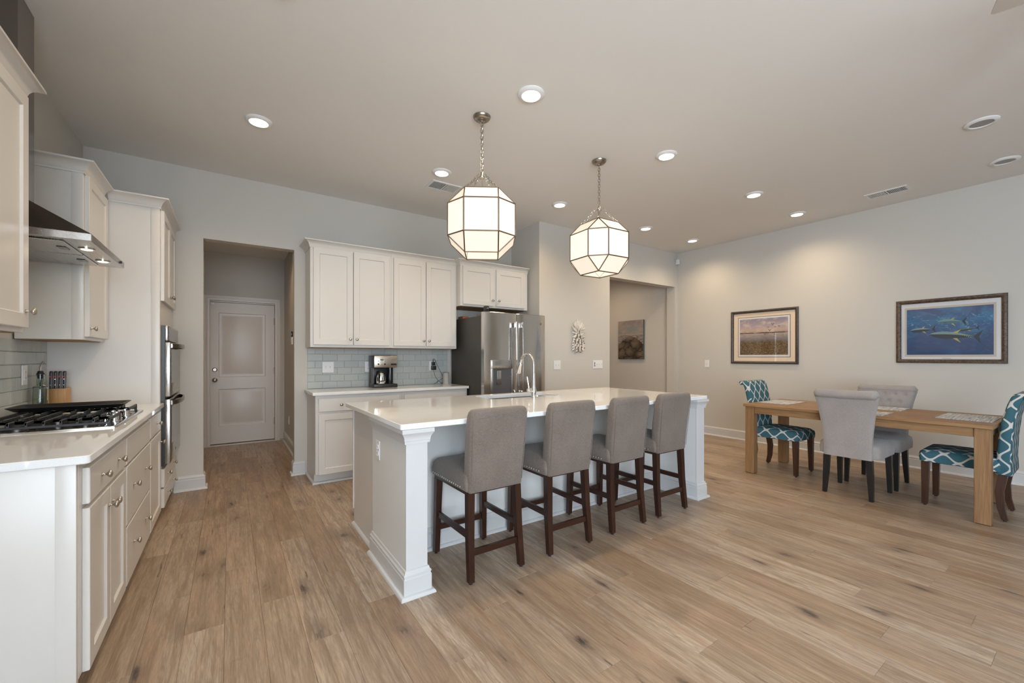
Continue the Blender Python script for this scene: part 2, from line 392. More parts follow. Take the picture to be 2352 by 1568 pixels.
# ------------------------------------------------------------------ mesh helpers
WLOC = {}
def obj(name, bm, mat, parent=None, smooth=35, uv=None, mesh=None):
    """link bm (coordinates relative to the world at build time) as one mesh object with its own origin"""
    xs = [v.co for v in bm.verts]
    c = Vector(((min(v.x for v in xs) + max(v.x for v in xs)) / 2, (min(v.y for v in xs) + max(v.y for v in xs)) / 2,
                (min(v.z for v in xs) + max(v.z for v in xs)) / 2))
    bmesh.ops.recalc_face_normals(bm, faces=bm.faces)
    if uv == 'box':
        ul = bm.loops.layers.uv.new('UVMap')
        for f in bm.faces:
            n = f.normal
            for lp in f.loops:
                p = lp.vert.co
                if abs(n.z) >= 0.75: lp[ul].uv = (p.x, p.y)
                elif abs(n.x) > abs(n.y): lp[ul].uv = (p.y, p.z)
                else: lp[ul].uv = (p.x, p.z)
    elif uv == 'boxswap':
        ul = bm.loops.layers.uv.new('UVMap')
        for f in bm.faces:
            n = f.normal
            for lp in f.loops:
                p = lp.vert.co
                if abs(n.z) >= 0.75: lp[ul].uv = (p.x, p.y)
                elif abs(n.x) > abs(n.y): lp[ul].uv = (p.z, p.y)
                else: lp[ul].uv = (p.z, p.x)
    elif uv in ('yz', 'xz'):
        ul = bm.loops.layers.uv.new('UVMap')
        k = 1 if uv == 'yz' else 0
        a0 = min(v[k] for v in xs); a1 = max(v[k] for v in xs); z0 = min(v.z for v in xs); z1 = max(v.z for v in xs)
        for f in bm.faces:
            for lp in f.loops:
                lp[ul].uv = ((a1 - lp.vert.co[k]) / (a1 - a0), (lp.vert.co.z - z0) / (z1 - z0))
    bmesh.ops.translate(bm, verts=bm.verts, vec=-c)
    me = bpy.data.meshes.new(name)
    bm.to_mesh(me); bm.free()
    if smooth:
        for p in me.polygons: p.use_smooth = True
        me.set_sharp_from_angle(angle=math.radians(smooth))
    me.materials.append(MAT[mat] if isinstance(mat, str) else mat)
    return link(name, me, c, parent)
def link(name, me, c, parent=None):
    o = bpy.data.objects.new(name, me)
    COL.objects.link(o)
    c = Vector(c)
    WLOC[o] = c.copy()
    o.location = c - (WLOC[parent] if parent else Vector((0, 0, 0)))
    if parent: o.parent = parent
    return o
def tag(o, label, cat, group=None):
    o['label'] = label; o['category'] = cat
    if group: o['group'] = group
    return o
def thing(name, label, cat, loc=(0, 0, 0), group=None):
    o = bpy.data.objects.new(name, None); COL.objects.link(o)
    o.empty_display_size = 0.1
    o.location = loc; WLOC[o] = Vector(loc)
    return tag(o, label, cat, group)
def struct(name, bm, mat, parent=None, smooth=35):
    o = obj(name, bm, mat, parent, smooth)
    if not parent: o['kind'] = 'structure'
    return o
def copy_tree(o, parent=None):
    c = o.copy(); COL.objects.link(c)
    if parent: c.parent = parent
    for ch in list(o.children): copy_tree(ch, c)
    return c
B = bmesh.new
def box(bm, x0, x1, y0, y1, z0, z1, bev=0.0, seg=2):
    r = bmesh.ops.create_cube(bm, size=1.0)
    vs = r['verts']
    for v in vs:
        v.co = Vector((x0 + (v.co.x + .5) * (x1 - x0), y0 + (v.co.y + .5) * (y1 - y0), z0 + (v.co.z + .5) * (z1 - z0)))
    if bev:
        es = list({e for v in vs for e in v.link_edges})
        bmesh.ops.bevel(bm, geom=es, offset=bev, segments=seg, affect='EDGES', profile=0.5)
    return bm
def bx(*a, **k): return box(B(), *a, **k)
def quad(bm, pts):
    return bm.faces.new([bm.verts.new(p) for p in pts])
def loft(bm, rings, cap0=True, cap1=True, closed=True):
    vr = [[bm.verts.new(p) for p in r] for r in rings]
    n = len(rings[0])
    for a, b in zip(vr[:-1], vr[1:]):
        for i in range(n if closed else n - 1):
            j = (i + 1) % n
            bm.faces.new((a[i], a[j], b[j], b[i]))
    if cap0: bm.faces.new(vr[0][::-1])
    if cap1: bm.faces.new(vr[-1])
    return bm
def rr(x0, x1, y0, y1, r, n=4):
    """rounded rectangle, list of (x, y)"""
    out = []
    for (cx, cy, a) in ((x1 - r, y1 - r, 0), (x0 + r, y1 - r, 90), (x0 + r, y0 + r, 180), (x1 - r, y0 + r, 270)):
        for i in range(n + 1):
            t = math.radians(a + 90 * i / n)
            out.append((cx + r * math.cos(t), cy + r * math.sin(t)))
    return out
def ring(c, r, n, axis='z'):
    out = []
    for i in range(n):
        a = 2 * PI * i / n; p, q = r * math.cos(a), r * math.sin(a)
        out.append(c + (Vector((p, q, 0)) if axis == 'z' else Vector((0, p, q)) if axis == 'x' else Vector((p, 0, q))))
    return out
def lathe(bm, prof, c=(0, 0, 0), n=20, axis='z', sgn=1, cap0=True, cap1=True):
    """prof: list of (radius, height) along axis"""
    c = Vector(c); d = {'z': Vector((0, 0, 1)), 'x': Vector((1, 0, 0)), 'y': Vector((0, 1, 0))}[axis] * sgn
    return loft(bm, [ring(c + d * h, max(r, 1e-4), n, axis) for r, h in prof], cap0, cap1)
def cyl(bm, c, r, h, n=20, axis='z'):
    return lathe(bm, [(r, 0), (r, h)], c, n, axis)
def tube(bm, pts, r, n=8, closed=False):
    pts = [Vector(p) for p in pts]; N = len(pts); rings = []; up = None
    for i, p in enumerate(pts):
        if closed: d = pts[(i + 1) % N] - pts[i - 1]
        else: d = pts[min(i + 1, N - 1)] - pts[max(i - 1, 0)]
        d.normalize()
        if up is None:
            up = Vector((0, 0, 1)) if abs(d.z) < .9 else Vector((1, 0, 0))
        up = (up - d * up.dot(d)).normalized(); s = d.cross(up)
        rad = r[i] if isinstance(r, (list, tuple)) else r
        rings.append([p + (up * math.cos(2 * PI * k / n) + s * math.sin(2 * PI * k / n)) * rad for k in range(n)])
    if closed: rings.append(rings[0])
    if closed:
        vr = [[bm.verts.new(p) for p in q] for q in rings[:-1]]; vr.append(vr[0])
        for a, b in zip(vr[:-1], vr[1:]):
            for i in range(n): bm.faces.new((a[i], a[(i + 1) % n], b[(i + 1) % n], b[i]))
        return bm
    return loft(bm, rings)
def ball(bm, c, r, u=10, v=6, sc=(1, 1, 1)):
    g = bmesh.ops.create_uvsphere(bm, u_segments=u, v_segments=v, radius=r)
    for q in g['verts']: q.co = Vector((q.co.x * sc[0], q.co.y * sc[1], q.co.z * sc[2])) + Vector(c)
    return bm
def sweep(bm, path, prof, side=1, vert=None):
    """profile (out, up) swept along a 2D path with mitred corners; vert maps (a, b, up) to 3D"""
    vert = vert or (lambda a, b, z: Vector((a, b, z)))
    P = [Vector(p) for p in path]; rings = []
    for i, p in enumerate(P):
        d1 = (P[i] - P[i - 1]).normalized() if i > 0 else (P[1] - P[0]).normalized()
        d2 = (P[i + 1] - P[i]).normalized() if i < len(P) - 1 else d1
        n1 = Vector((d1.y, -d1.x)) * side; n2 = Vector((d2.y, -d2.x)) * side
        m = (n1 + n2) / (1 + n1.dot(n2))
        rings.append([vert(p.x + m.x * o, p.y + m.y * o, z) for o, z in prof])
    return loft(bm, rings)
def xform(bm, M):
    bmesh.ops.transform(bm, matrix=M, verts=bm.verts); return bm

# face mapping: a = along the face, z up, d = out of the face
def fX(xf):  return lambda a, z, d: Vector((xf + d, a, z))        # face looking to +X
def fnX(xf): return lambda a, z, d: Vector((xf - d, a, z))        # face looking to -X
def fnY(yf): return lambda a, z, d: Vector((a, yf - d, z))        # face looking to -Y
def fbox(bm, F, a0, a1, z0, z1, d0, d1, bev=0.0, seg=2):
    p, q = F(a0, z0, d0), F(a1, z1, d1)
    return box(bm, min(p.x, q.x), max(p.x, q.x), min(p.y, q.y), max(p.y, q.y), min(p.z, q.z), max(p.z, q.z), bev, seg)
def shaker(bm, F, a0, a1, z0, z1, d0, d1, rail=0.058, rec=0.009, bv=0.006):
    ed = 0.0025
    def rect(i, d): return [F(a0 + i, z0 + i, d), F(a1 - i, z0 + i, d), F(a1 - i, z1 - i, d), F(a0 + i, z1 - i, d)]
    return loft(bm, [rect(0, d0), rect(0, d1 - ed), rect(ed, d1), rect(rail, d1), rect(rail + bv, d1 - rec)])
def slab(bm, F, a0, a1, z0, z1, d0, d1):
    ed = 0.003
    def rect(i, d): return [F(a0 + i, z0 + i, d), F(a1 - i, z0 + i, d), F(a1 - i, z1 - i, d), F(a0 + i, z1 - i, d)]
    return loft(bm, [rect(0, d0), rect(0, d1 - ed), rect(ed, d1)])
KN = {}
def knob(parent, F, a, z, d):
    """round cabinet knob standing on the face at depth d"""
    p, q = F(a, z, d), F(a, z, d + 1); ax = q - p
    key = tuple(round(v) for v in ax)
    if key not in KN:
        bm = lathe(B(), [(.0075, 0), (.0075, .003), (.0042, .006), (.0042, .013), (.009, .018), (.0145, .022), (.0155, .026), (.0135, .030), (.007, .0325)], (0, 0, 0), 16, 'z')
        xform(bm, Vector((0, 0, 1)).rotation_difference(ax).to_matrix().to_4x4())
        me = bpy.data.meshes.new('knob'); bmesh.ops.recalc_face_normals(bm, faces=bm.faces); bm.to_mesh(me); bm.free()
        for f in me.polygons: f.use_smooth = True
        me.materials.append(MAT['nickel']); KN[key] = me
    return link('knob', KN[key], p, parent)
def door(parent, F, a0, a1, z0, z1, d0, d1, kn=None, **k):
    o = obj('door', shaker(B(), F, a0, a1, z0, z1, d0, d1, **k), 'cabinet_white', parent)
    if kn: knob(o, F, kn[0], kn[1], d1)
    return o
def drawer(parent, F, a0, a1, z0, z1, d0, d1, kns=()):
    o = obj('drawer', slab(B(), F, a0, a1, z0, z1, d0, d1), 'cabinet_white', parent)
    for (a, z) in kns: knob(o, F, a, z, d1)
    return o
CROWN = [(0.0, -0.012), (0.006, -0.012), (0.006, 0.0), (0.010, 0.004), (0.014, 0.018), (0.022, 0.032), (0.034, 0.043), (0.050, 0.050), (0.056, 0.052), (0.056, 0.062), (0.0, 0.062)]
def crown(parent, path, z, side=1):
    return obj('crown_moulding', sweep(B(), path, [(o, z + u) for o, u in CROWN], side), 'cabinet_white', parent, 30)
BASE = [(0, 0), (0.016, 0), (0.016, 0.100), (0.013, 0.104), (0.013, 0.112), (0.0155, 0.114), (0.0155, 0.120), (0.009, 0.127), (0.006, 0.138), (0.0, 0.140)]
SHOE = [(0.016, 0), (0.034, 0), (0.034, 0.006), (0.031, 0.013), (0.025, 0.018), (0.016, 0.020)]
def baseboard(name, path, side=1, prof=BASE, shoe=True):
    o = struct(name, sweep(B(), path, prof, side), 'trim_white')
    if shoe: obj('shoe_moulding', sweep(B(), path, SHOE, side), 'trim_white', o)
    return o

# ================================================================== THE ROOM
# ---- floor: sub-floor slab with single planks on top
sub = struct('floor', bx(XL - .3, XR + .3, YF - .1, 7.3, -0.06, -0.007), 'grout', None, 0)
PW, PL = 0.152, 1.22
def plank_mesh(w, l):
    c = 0.0010; g = 0.0002
    def rect(i, z): return [Vector((-w / 2 + i, -l / 2 + i, z)), Vector((w / 2 - i, -l / 2 + i, z)), Vector((w / 2 - i, l / 2 - i, z)), Vector((-w / 2 + i, l / 2 - i, z))]
    bm = loft(B(), [rect(g, -.007), rect(g, -c), rect(g + c, 0)], True, True)
    bmesh.ops.recalc_face_normals(bm, faces=bm.faces)
    me = bpy.data.meshes.new('plank'); bm.to_mesh(me); bm.free(); me.materials.append(MAT['floor_wood']); return me
PM = {}
def plank(x, y0, y1):
    l = round(y1 - y0, 3)
    if l < 0.02: return
    if l not in PM: PM[l] = plank_mesh(PW, l)
    link('plank', PM[l], (x, (y0 + y1) / 2, 0), sub)
Y0F = -0.45
col = 0
x = -0.172 + PW / 2 - PW * 6
while x < XR + 0.05:
    if x > -0.62:                                   # planks under the left cabinet run stay unseen
        hi = 4.99 if not (-0.33 < x < 0.72) else 7.17
        if 0.72 < x < 3.4: hi = 4.55
        if x > 3.4: hi = 4.35
        if x > 4.66: hi = 5.2
        lo = Y0F if x > 1.4 else 0.6
        off = (col * 0.437 * PL + random.uniform(-.12, .12)) % PL
        y = lo - off
        while y < hi:
            a, b = max(y, lo), min(y + PL, hi)
            plank(x, round(a, 3), round(b, 3))
            y += PL
    x += PW; col += 1
# the rest of the floor (behind the camera, inside the far hall) in one piece
bm = B()
box(bm, XL, XR, YF, Y0F, -.006, 0)
box(bm, XL, 1.36, Y0F, 0.6, -.006, 0)
box(bm, 4.66, XR + .02, 5.2, 6.5, -.006, 0)
o = obj('floor_remainder', bm, 'floor_wood', sub, 0); o['kind'] = 'stuff'

struct('ceiling', bx(XL - .2, XR + .3, YF - .1, 7.3, H, H + .12), 'ceiling_paint', None, 0)

# ---- walls
bm = B()
box(bm, XL - .12, XL, YF, ADDED_WIN[0], 0, H); box(bm, XL - .12, XL, ADDED_WIN[1], YB + .12, 0, H)
box(bm, XL - .12, XL, ADDED_WIN[0], ADDED_WIN[1], 0, WZ0); box(bm, XL - .12, XL, ADDED_WIN[0], ADDED_WIN[1], WZ1, H)
wl = struct('wall_left', bm, 'wall_paint', None, 0)
bm = B()
box(bm, XL, -.21, YB, YB + .12, 0, H); box(bm, .57, 3.385, YB, YB + .12, 0, H); box(bm, -.21, .57, YB, YB + .12, 2.407, H)
wb = struct('wall_back', bm, 'wall_paint', None, 0)
bm = B()
box(bm, 3.385, 4.735, 4.30, 4.955 + .12, 0, H)
box(bm, 4.735, 6.37, 4.30, 4.46, 2.475, H); box(bm, 6.37, XR, 4.30, 4.46, 0, H)
wp = struct('wall_pantry', bm, 'wall_paint', None, 0)
struct('wall_right', bx(XR, XR + .12, YF, 6.6, 0, H), 'wall_paint', None, 0)
struct('wall_corridor', bx(4.735, XR, 6.5, 6.6, 0, H), 'wall_paint', None, 0)
struct('wall_corridor_left', bx(4.60, 4.735, 5.075, 6.6, 0, H), 'wall_paint', None, 0)
# small mud room beyond the tall opening
struct('wall_mudroom_left', bx(-.62, -.50, YB + .12, 7.17, 0, H), 'wall_paint', None, 0)
struct('wall_mudroom_right', bx(.69, .81, YB + .12, 7.17, 0, H), 'wall_paint', None, 0)
bm = B()
box(bm, -.62, -.25, 7.17, 7.29, 0, H); box(bm, .575, .81, 7.17, 7.29, 0, H); box(bm, -.25, .575, 7.17, 7.29, 2.055, H); box(bm, -.25, .575, 7.2905, 7.33, 0, 2.06)  # last box: added slab behind the door, blocks sky light leaking in
struct('wall_mudroom_end', bm, 'wall_paint', None, 0)
struct('ceiling_mudroom', bx(-.50, .69, YB + .12, 7.17, 2.74, 2.80), 'ceiling_paint', None, 0)
# wall behind the camera with its big window
bm = B()
xs = [XL] + [v for w in WINDOWS for v in w] + [XR]
for i in range(0, len(xs), 2): box(bm, xs[i], xs[i + 1], YF - .12, YF, 0, H)
for (a, b) in WINDOWS:
    box(bm, a, b, YF - .12, YF, 0, WZ0); box(bm, a, b, YF - .12, YF, WZ1, H)
struct('wall_rear', bm, 'wall_paint', None, 0)
for i, (a, b) in enumerate(WINDOWS):
    bm = B(); t_ = .05
    box(bm, a, a + t_, YF - .10, YF - .02, WZ0, WZ1); box(bm, b - t_, b, YF - .10, YF - .02, WZ0, WZ1)
    box(bm, a + t_, b - t_, YF - .10, YF - .02, WZ0, WZ0 + t_); box(bm, a + t_, b - t_, YF - .10, YF - .02, WZ1 - t_, WZ1)
    box(bm, (a + b) / 2 - .025, (a + b) / 2 + .025, YF - .09, YF - .03, WZ0 + t_, WZ1 - t_)
    w = struct('window_%d' % (i + 1), bm, 'trim_white', None, 0)
    for (p, q) in ((a + t_, (a + b) / 2 - .025), ((a + b) / 2 + .025, b - t_)):
        obj('pane', bx(p, q, YF - .062, YF - .058, WZ0 + t_, WZ1 - t_), 'clear_pane', w, 0)

a, b = ADDED_WIN; bm = B(); t_ = .05; X0_, X1_ = XL - .10, XL - .02  # added left window, frame around the side fill light
box(bm, X0_, X1_, a, a + t_, WZ0, WZ1); box(bm, X0_, X1_, b - t_, b, WZ0, WZ1); box(bm, X0_, X1_, a + t_, b - t_, WZ0, WZ0 + t_); box(bm, X0_, X1_, a + t_, b - t_, WZ1 - t_, WZ1)
box(bm, X0_ + .01, X1_ - .01, (a + b) / 2 - .025, (a + b) / 2 + .025, WZ0 + t_, WZ1 - t_)
w = struct('window_2', bm, 'trim_white', None, 0)
for (p, q) in ((a + t_, (a + b) / 2 - .025), ((a + b) / 2 + .025, b - t_)):
    obj('pane', bx(XL - .062, XL - .058, p, q, WZ0 + t_, WZ1 - t_), 'clear_pane', w, 0)

# ---- glass tile backsplashes: single tiles with joints between them
TH, TW = 0.0762, 0.1524
TM = {}
def tile(parent, F, a0, a1, z0, z1):
    g = 0.0012
    p0, p1 = F(a0 + g, z0 + g, 0.002), F(a1 - g, z1 - g, 0.008)
    fx = abs(p1.x - p0.x) < abs(p1.y - p0.y)
    k = (fx, round(a1 - a0, 3), round(z1 - z0, 3))
    c = (p0 + p1) / 2
    if k not in TM:
        bm = slab(B(), F, a0 + g, a1 - g, z0 + g, z1 - g, 0.002, 0.008)
        bmesh.ops.recalc_face_normals(bm, faces=bm.faces)
        bmesh.ops.translate(bm, verts=bm.verts, vec=-c)
        me = bpy.data.meshes.new('tile'); bm.to_mesh(me); bm.free(); me.materials.append(MAT['glass_tile']); TM[k] = me
    link('tile', TM[k], c, parent)
def tiles(parent, F, a0, a1, z0, z1):
    fz = F(a0, z0, 0); fq = F(a1, z1, 0.0022)
    obj('grout_bed', bx(min(fz.x, fq.x), max(fz.x, fq.x), min(fz.y, fq.y), max(fz.y, fq.y), z0, z1), 'grout', parent, 0)
    z = z0; r = 0
    while z < z1 - .01:
        zt = min(z + TH, z1); a = a0 - (TW / 2 if r % 2 else 0)
        while a < a1 - .004:
            p, q = max(a, a0), min(a + TW, a1)
            if q - p > .008: tile(parent, F, round(p, 4), round(q, 4), round(z, 4), round(zt, 4))
            a += TW
        z += TH; r += 1
tiles(wb, fnY(YB), 0.695, 2.365, 0.9145, 1.3690)
tiles(wl, fX(XL), 2.075, 4.088, 0.9145, 1.3690)

# ---- baseboards
baseboard('baseboard_right', [(XR, YF), (XR, 4.30)], -1)
baseboard('baseboard_back', [(-.43, YB), (-.21, YB), (-.21, YB + .12)], 1)
baseboard('baseboard_doorway', [(.57, YB + .12), (.57, YB), (.672, YB)], 1)
baseboard('baseboard_mudroom', [(.69, 7.15), (.69, YB + .12), (.57, YB + .12)], 1)
baseboard('baseboard_pantry', [(3.385, 4.30), (4.735, 4.30), (4.735, 5.075)], 1)
baseboard('baseboard_corner', [(6.37, 4.46), (6.37, 4.30), (6.405, 4.30)], 1)
baseboard('baseboard_corridor', [(XR, 6.5), (XR, 4.46)], 1)

# ---- mud room door with casing
CAS = [(0, 0), (0, .010), (.006, .016), (.030, .018), (.036, .014), (.052, .016), (.058, .020), (.070, .020), (.070, 0)]
tr = struct('trim_1', sweep(B(), [(-.228, 0), (-.228, 2.060), (.562, 2.060), (.562, 0)], CAS, -1, lambda a, b, z: Vector((a, 7.17 - z, b))), 'door_paint')
bm = B()
box(bm, -.25, -.235, 7.165, 7.29, 0, 2.055); box(bm, .562, .575, 7.165, 7.29, 0, 2.055); box(bm, -.25, .575, 7.165, 7.29, 2.043, 2.055)
obj('jamb', bm, 'door_paint', tr, 0)
obj('threshold', bx(-.235, .562, 7.13, 7.29, 0, .016, .004), 'door_paint', tr)
DF = fnY(7.205)
def panel_door():
    bm = B(); a0, a1, z0, z1 = -.232, .559, .028, 2.040; d = .018
    ps = [(-.130, .442, .974, 1.893), (-.130, .442, .272, .804)]
    # stiles, rails
    for (p, q, r, s) in ((a0, ps[0][0], z0, z1), (ps[0][1], a1, z0, z1), (ps[0][0], ps[0][1], z0, ps[1][2]), (ps[0][0], ps[0][1], ps[1][3], ps[0][2]), (ps[0][0], ps[0][1], ps[0][3], z1)):
        fbox(bm, DF, p, q, r, s, -.02, d)
    for (p, q, r, s) in ps:
        def rect(i, dd): return [DF(p + i, r + i, dd), DF(q - i, r + i, dd), DF(q - i, s - i, dd), DF(p + i, s - i, dd)]
        loft(bm, [rect(0, d), rect(.008, d - .009), rect(.026, d - .010), rect(.036, d - .010), rect(.062, d - .002)], False, True)
    return bm
d1 = struct('door_1', panel_door(), 'door_paint')
for z, nm in ((1.082, 'deadbolt'), (.935, 'door_knob')):
    prof = [(.030, 0), (.030, .006), (.026, .010), (.020, .012), (.020, .018)] if nm == 'deadbolt' else [(.031, 0), (.031, .005), (.024, .010), (.012, .014), (.012, .028), (.022, .036), (.027, .046), (.026, .055), (.015, .062)]
    obj(nm, lathe(B(), prof, DF(-.175, z, .018), 20, 'y', -1), 'dark_nickel', d1)
for z in (1.80, 1.06, .30):
    obj('hinge', cyl(B(), DF(.561, z - .05, .020), .007, .10, 10), 'bronze', d1)
obj('alarm_contact', bx(-.222, -.182, 7.172, 7.187, 2.000, 2.030, .003), 'plastic_white', d1)

# ================================================================== LEFT CABINET RUN (faces +X)
UB, UT = 1.370, 2.398
LF = fX(-.45)
CT = 0.914
def base_body(root, F, a0, a1, depth, toe=True, end=None):
    """box with a recessed toe kick, face frame plane at d = 0"""
    bm = B()
    fbox(bm, F, a0, a1, .10, CT - .031, -depth, 0, .0015, 1)
    obj('carcass', bm, 'cabinet_white', root)
    bm = B(); fbox(bm, F, a0 + .001, a1 - .001, 0, .0995, -depth, -.07)
    obj('toe_kick', bm, 'cabinet_white', root, 0)
DEP = -.45 - XL - .002
DD = .021
c = thing('base_cabinet', 'white base cabinet with wide drawer over two doors, nearest the camera on the left', 'cabinet', (-.74, 2.455, 0), 'white cabinets along the cooktop wall')
base_body(c, LF, 2.110, 2.806, DEP)
obj('end_panel', bx(XL + .002, -.453, 2.090, 2.1095, 0, CT - .031, .001), 'cabinet_white', c)
obj('end_stile', bx(-.503, -.4505, 2.0845, 2.1093, 0, CT - .031, .001), 'cabinet_white', c)
drawer(c, LF, 2.153, 2.797, .720, .853, .0005, DD, [(2.325, .787), (2.625, .787)])
door(c, LF, 2.153, 2.473, .100, .703, .0005, DD, (2.443, .628))
door(c, LF, 2.477, 2.797, .100, .703, .0005, DD, (2.507, .628))
c = thing('base_cabinet', 'white base cabinet with blank front over two deep drawers, under the cooktop', 'cabinet', (-.74, 3.19, 0), 'white cabinets along the cooktop wall')
base_body(c, LF, 2.807, 3.567, DEP)
drawer(c, LF, 2.822, 3.552, .718, .851, .0005, DD)
drawer(c, LF, 2.822, 3.552, .410, .706, .0005, DD, [(3.00, .578), (3.375, .578)])
drawer(c, LF, 2.822, 3.552, .102, .398, .0005, DD, [(3.00, .268), (3.375, .268)])
c = thing('base_cabinet', 'narrow white base cabinet with one drawer and one door beside the oven tower', 'cabinet', (-.74, 3.83, 0), 'white cabinets along the cooktop wall')
base_body(c, LF, 3.568, 4.088, DEP)
drawer(c, LF, 3.585, 4.075, .720, .856, .0005, DD, [(3.87, .788)])
door(c, LF, 3.585, 4.075, .100, .706, .0005, DD, (4.035, .628))

# worktop of the left run
def worktop(outer, z0, z1, inner=None, ed=.003):
    bm = B()
    cx = sum(p[0] for p in outer) / len(outer); cy = sum(p[1] for p in outer) / len(outer)
    def sh(pts, i): 
        x0 = min(p[0] for p in pts); x1 = max(p[0] for p in pts); y0 = min(p[1] for p in pts); y1 = max(p[1] for p in pts)
        fx = (x1 - x0 - 2 * i) / (x1 - x0); fy = (y1 - y0 - 2 * i) / (y1 - y0); mx, my = (x0 + x1) / 2, (y0 + y1) / 2
        return [(mx + (p[0] - mx) * fx, my + (p[1] - my) * fy) for p in pts]
    V = lambda pts, z: [Vector((p[0], p[1], z)) for p in pts]
    R = [V(sh(outer, ed), z0), V(outer, z0 + ed), V(outer, z1 - ed), V(sh(outer, ed), z1)]
    if not inner: return loft(bm, R)
    R += [V(sh(inner, -ed), z1), V(inner, z1 - ed), V(inner, z0), R[0]]
    vr = [[bm.verts.new(p) for p in r] for r in R[:-1]]; vr.append(vr[0]); n = len(outer)
    for a, b in zip(vr[:-1], vr[1:]):
        for i in range(n): bm.faces.new((a[i], a[(i + 1) % n], b[(i + 1) % n], b[i]))
    return bm
tag(obj('worktop', worktop(rr(XL + .0085, -.411, 2.062, 4.0885, .014), CT - .03, CT), 'quartz', None, 30), 'white quartz worktop with the gas cooktop on it, along the left wall', 'countertop')

# upper cabinets left
UF = fX(-.74)
def upper_body(root, F, a0, a1, z0, z1, depth):
    bm = B(); fbox(bm, F, a0, a1, z0, z1, -depth, 0, .0015, 1)
    obj('carcass', bm, 'cabinet_white', root)
    bm = B(); fbox(bm, F, a0 + .018, a1 - .018, z0 - .004, z0 - .0005, -depth, -.02)
    obj('underside', bm, 'under_wood', root, 0)
UD = -.74 - XL - .0085
c = thing('wall_cabinet', 'white wall cabinet with crown, cut by the left edge of the picture', 'cabinet', (-.88, 2.21, UB), 'white cabinets along the cooktop wall')
upper_body(c, UF, 1.75, 2.672, UB, UT, UD)
door(c, UF, 1.765, 2.205, UB + .020, UT - .012, .0005, .022, (2.175, UB + .09))
door(c, UF, 2.211, 2.656, UB + .020, UT - .012, .0005, .022, (2.622, UB + .09))
crown(c, [(-.739, 1.75), (-.739, 2.672), (XL + .002, 2.672)], UT)
c = thing('wall_cabinet', 'white single-door wall cabinet between the range hood and the oven tower', 'cabinet', (-.88, 3.83, UB), 'white cabinets along the cooktop wall')
upper_body(c, UF, 3.568, 4.088, UB, UT, UD)
obj('end_stile', bx(-.790, -.7405, 3.564, 3.5675, UB, UT, .001), 'cabinet_white', c)
door(c, UF, 3.592, 4.072, UB + .020, UT - .012, .0005, .022, (3.622, UB + .072))
crown(c, [(XL + .002, 3.566), (-.739, 3.566), (-.739, 4.030)], UT)

# oven tower
TF = fX(-.437)
c = thing('oven_cabinet', 'tall white oven tower cabinet with two upper doors and two lower drawers', 'cabinet', (-.735, 4.52, 0), 'white cabinets along the cooktop wall')
bm = B(); fbox(bm, TF, 4.090, YB - .002, .10, UT, -.591, 0, .0015, 1); obj('carcass', bm, 'cabinet_white', c)
obj('end_stile', bx(-.487, -.4372, 4.0865, 4.0897, .10, UT, .001), 'cabinet_white', c)
obj('toe_kick', bx(XL + .002, -.52, 4.091, YB - .003, 0, .0995), 'cabinet_white', c, 0)
door(c, TF, 4.128, 4.523, 1.695, 2.386, .0005, .022, (4.493, 1.765))
door(c, TF, 4.527, 4.922, 1.695, 2.386, .0005, .022, (4.557, 1.765))
drawer(c, TF, 4.128, 4.922, .262, .398, .0005, .022, [(4.33, .33), (4.72, .33)])
drawer(c, TF, 4.128, 4.922, .104, .250, .0005, .022, [(4.33, .177), (4.72, .177)])
crown(c, [(-.720, 4.088), (-.436, 4.088), (-.436, YB - .001)], UT)

# double wall oven
c = thing('wall_oven', 'stainless double wall oven with two bowed handles built into the tall white cabinet', 'oven', (-.42, 4.53, .43))
OF = fX(-.4365); oa, ob = 4.150, 4.912
bm = B(); fbox(bm, OF, oa, ob, .420, 1.508, .0003, .022); obj('body', bm, 'black_plastic', c, 0)
bm = B(); fbox(bm, OF, oa, ob, 1.390, 1.508, .0225, .040, .003); p = obj('control_panel', bm, 'steel', c)
bm = B(); fbox(bm, OF, oa + .06, ob - .02, 1.402, 1.497, .0402, .0415); obj('display', bm, 'black_gloss', p, 0)
for (z0, z1, wz0, wz1, hz) in ((.955, 1.378, 1.06, 1.325, 1.352), (.435, .935, .58, .870, .905)):
    bm = B(); fbox(bm, OF, oa, ob, z0, z1, .0225, .055, .004); dd = obj('oven_door', bm, 'steel', c)
    bm = B(); fbox(bm, OF, oa + .07, ob - .04, wz0, wz1, .0552, .057); obj('window', bm, 'black_gloss', dd, 0)
    bm = B()
    N = 14
    pts = [OF(oa + .04 + (ob - oa - .08) * i / N, hz, .058 + .045 * math.sin(PI * i / N) ** .5) for i in range(N + 1)]
    rings = [[q + Vector((dx, 0, dz)) for dx, dz in ((-.006, -.016), (.006, -.016), (.008, 0), (.006, .016), (-.006, .016))] for q in pts]
    loft(bm, rings); obj('handle', bm, 'steel_dark', dd)
obj('badge', lathe(B(), [(.012, 0), (.012, .0015)], OF(4.53, .485, .0552), 14, 'x'), 'grey_plastic', c)

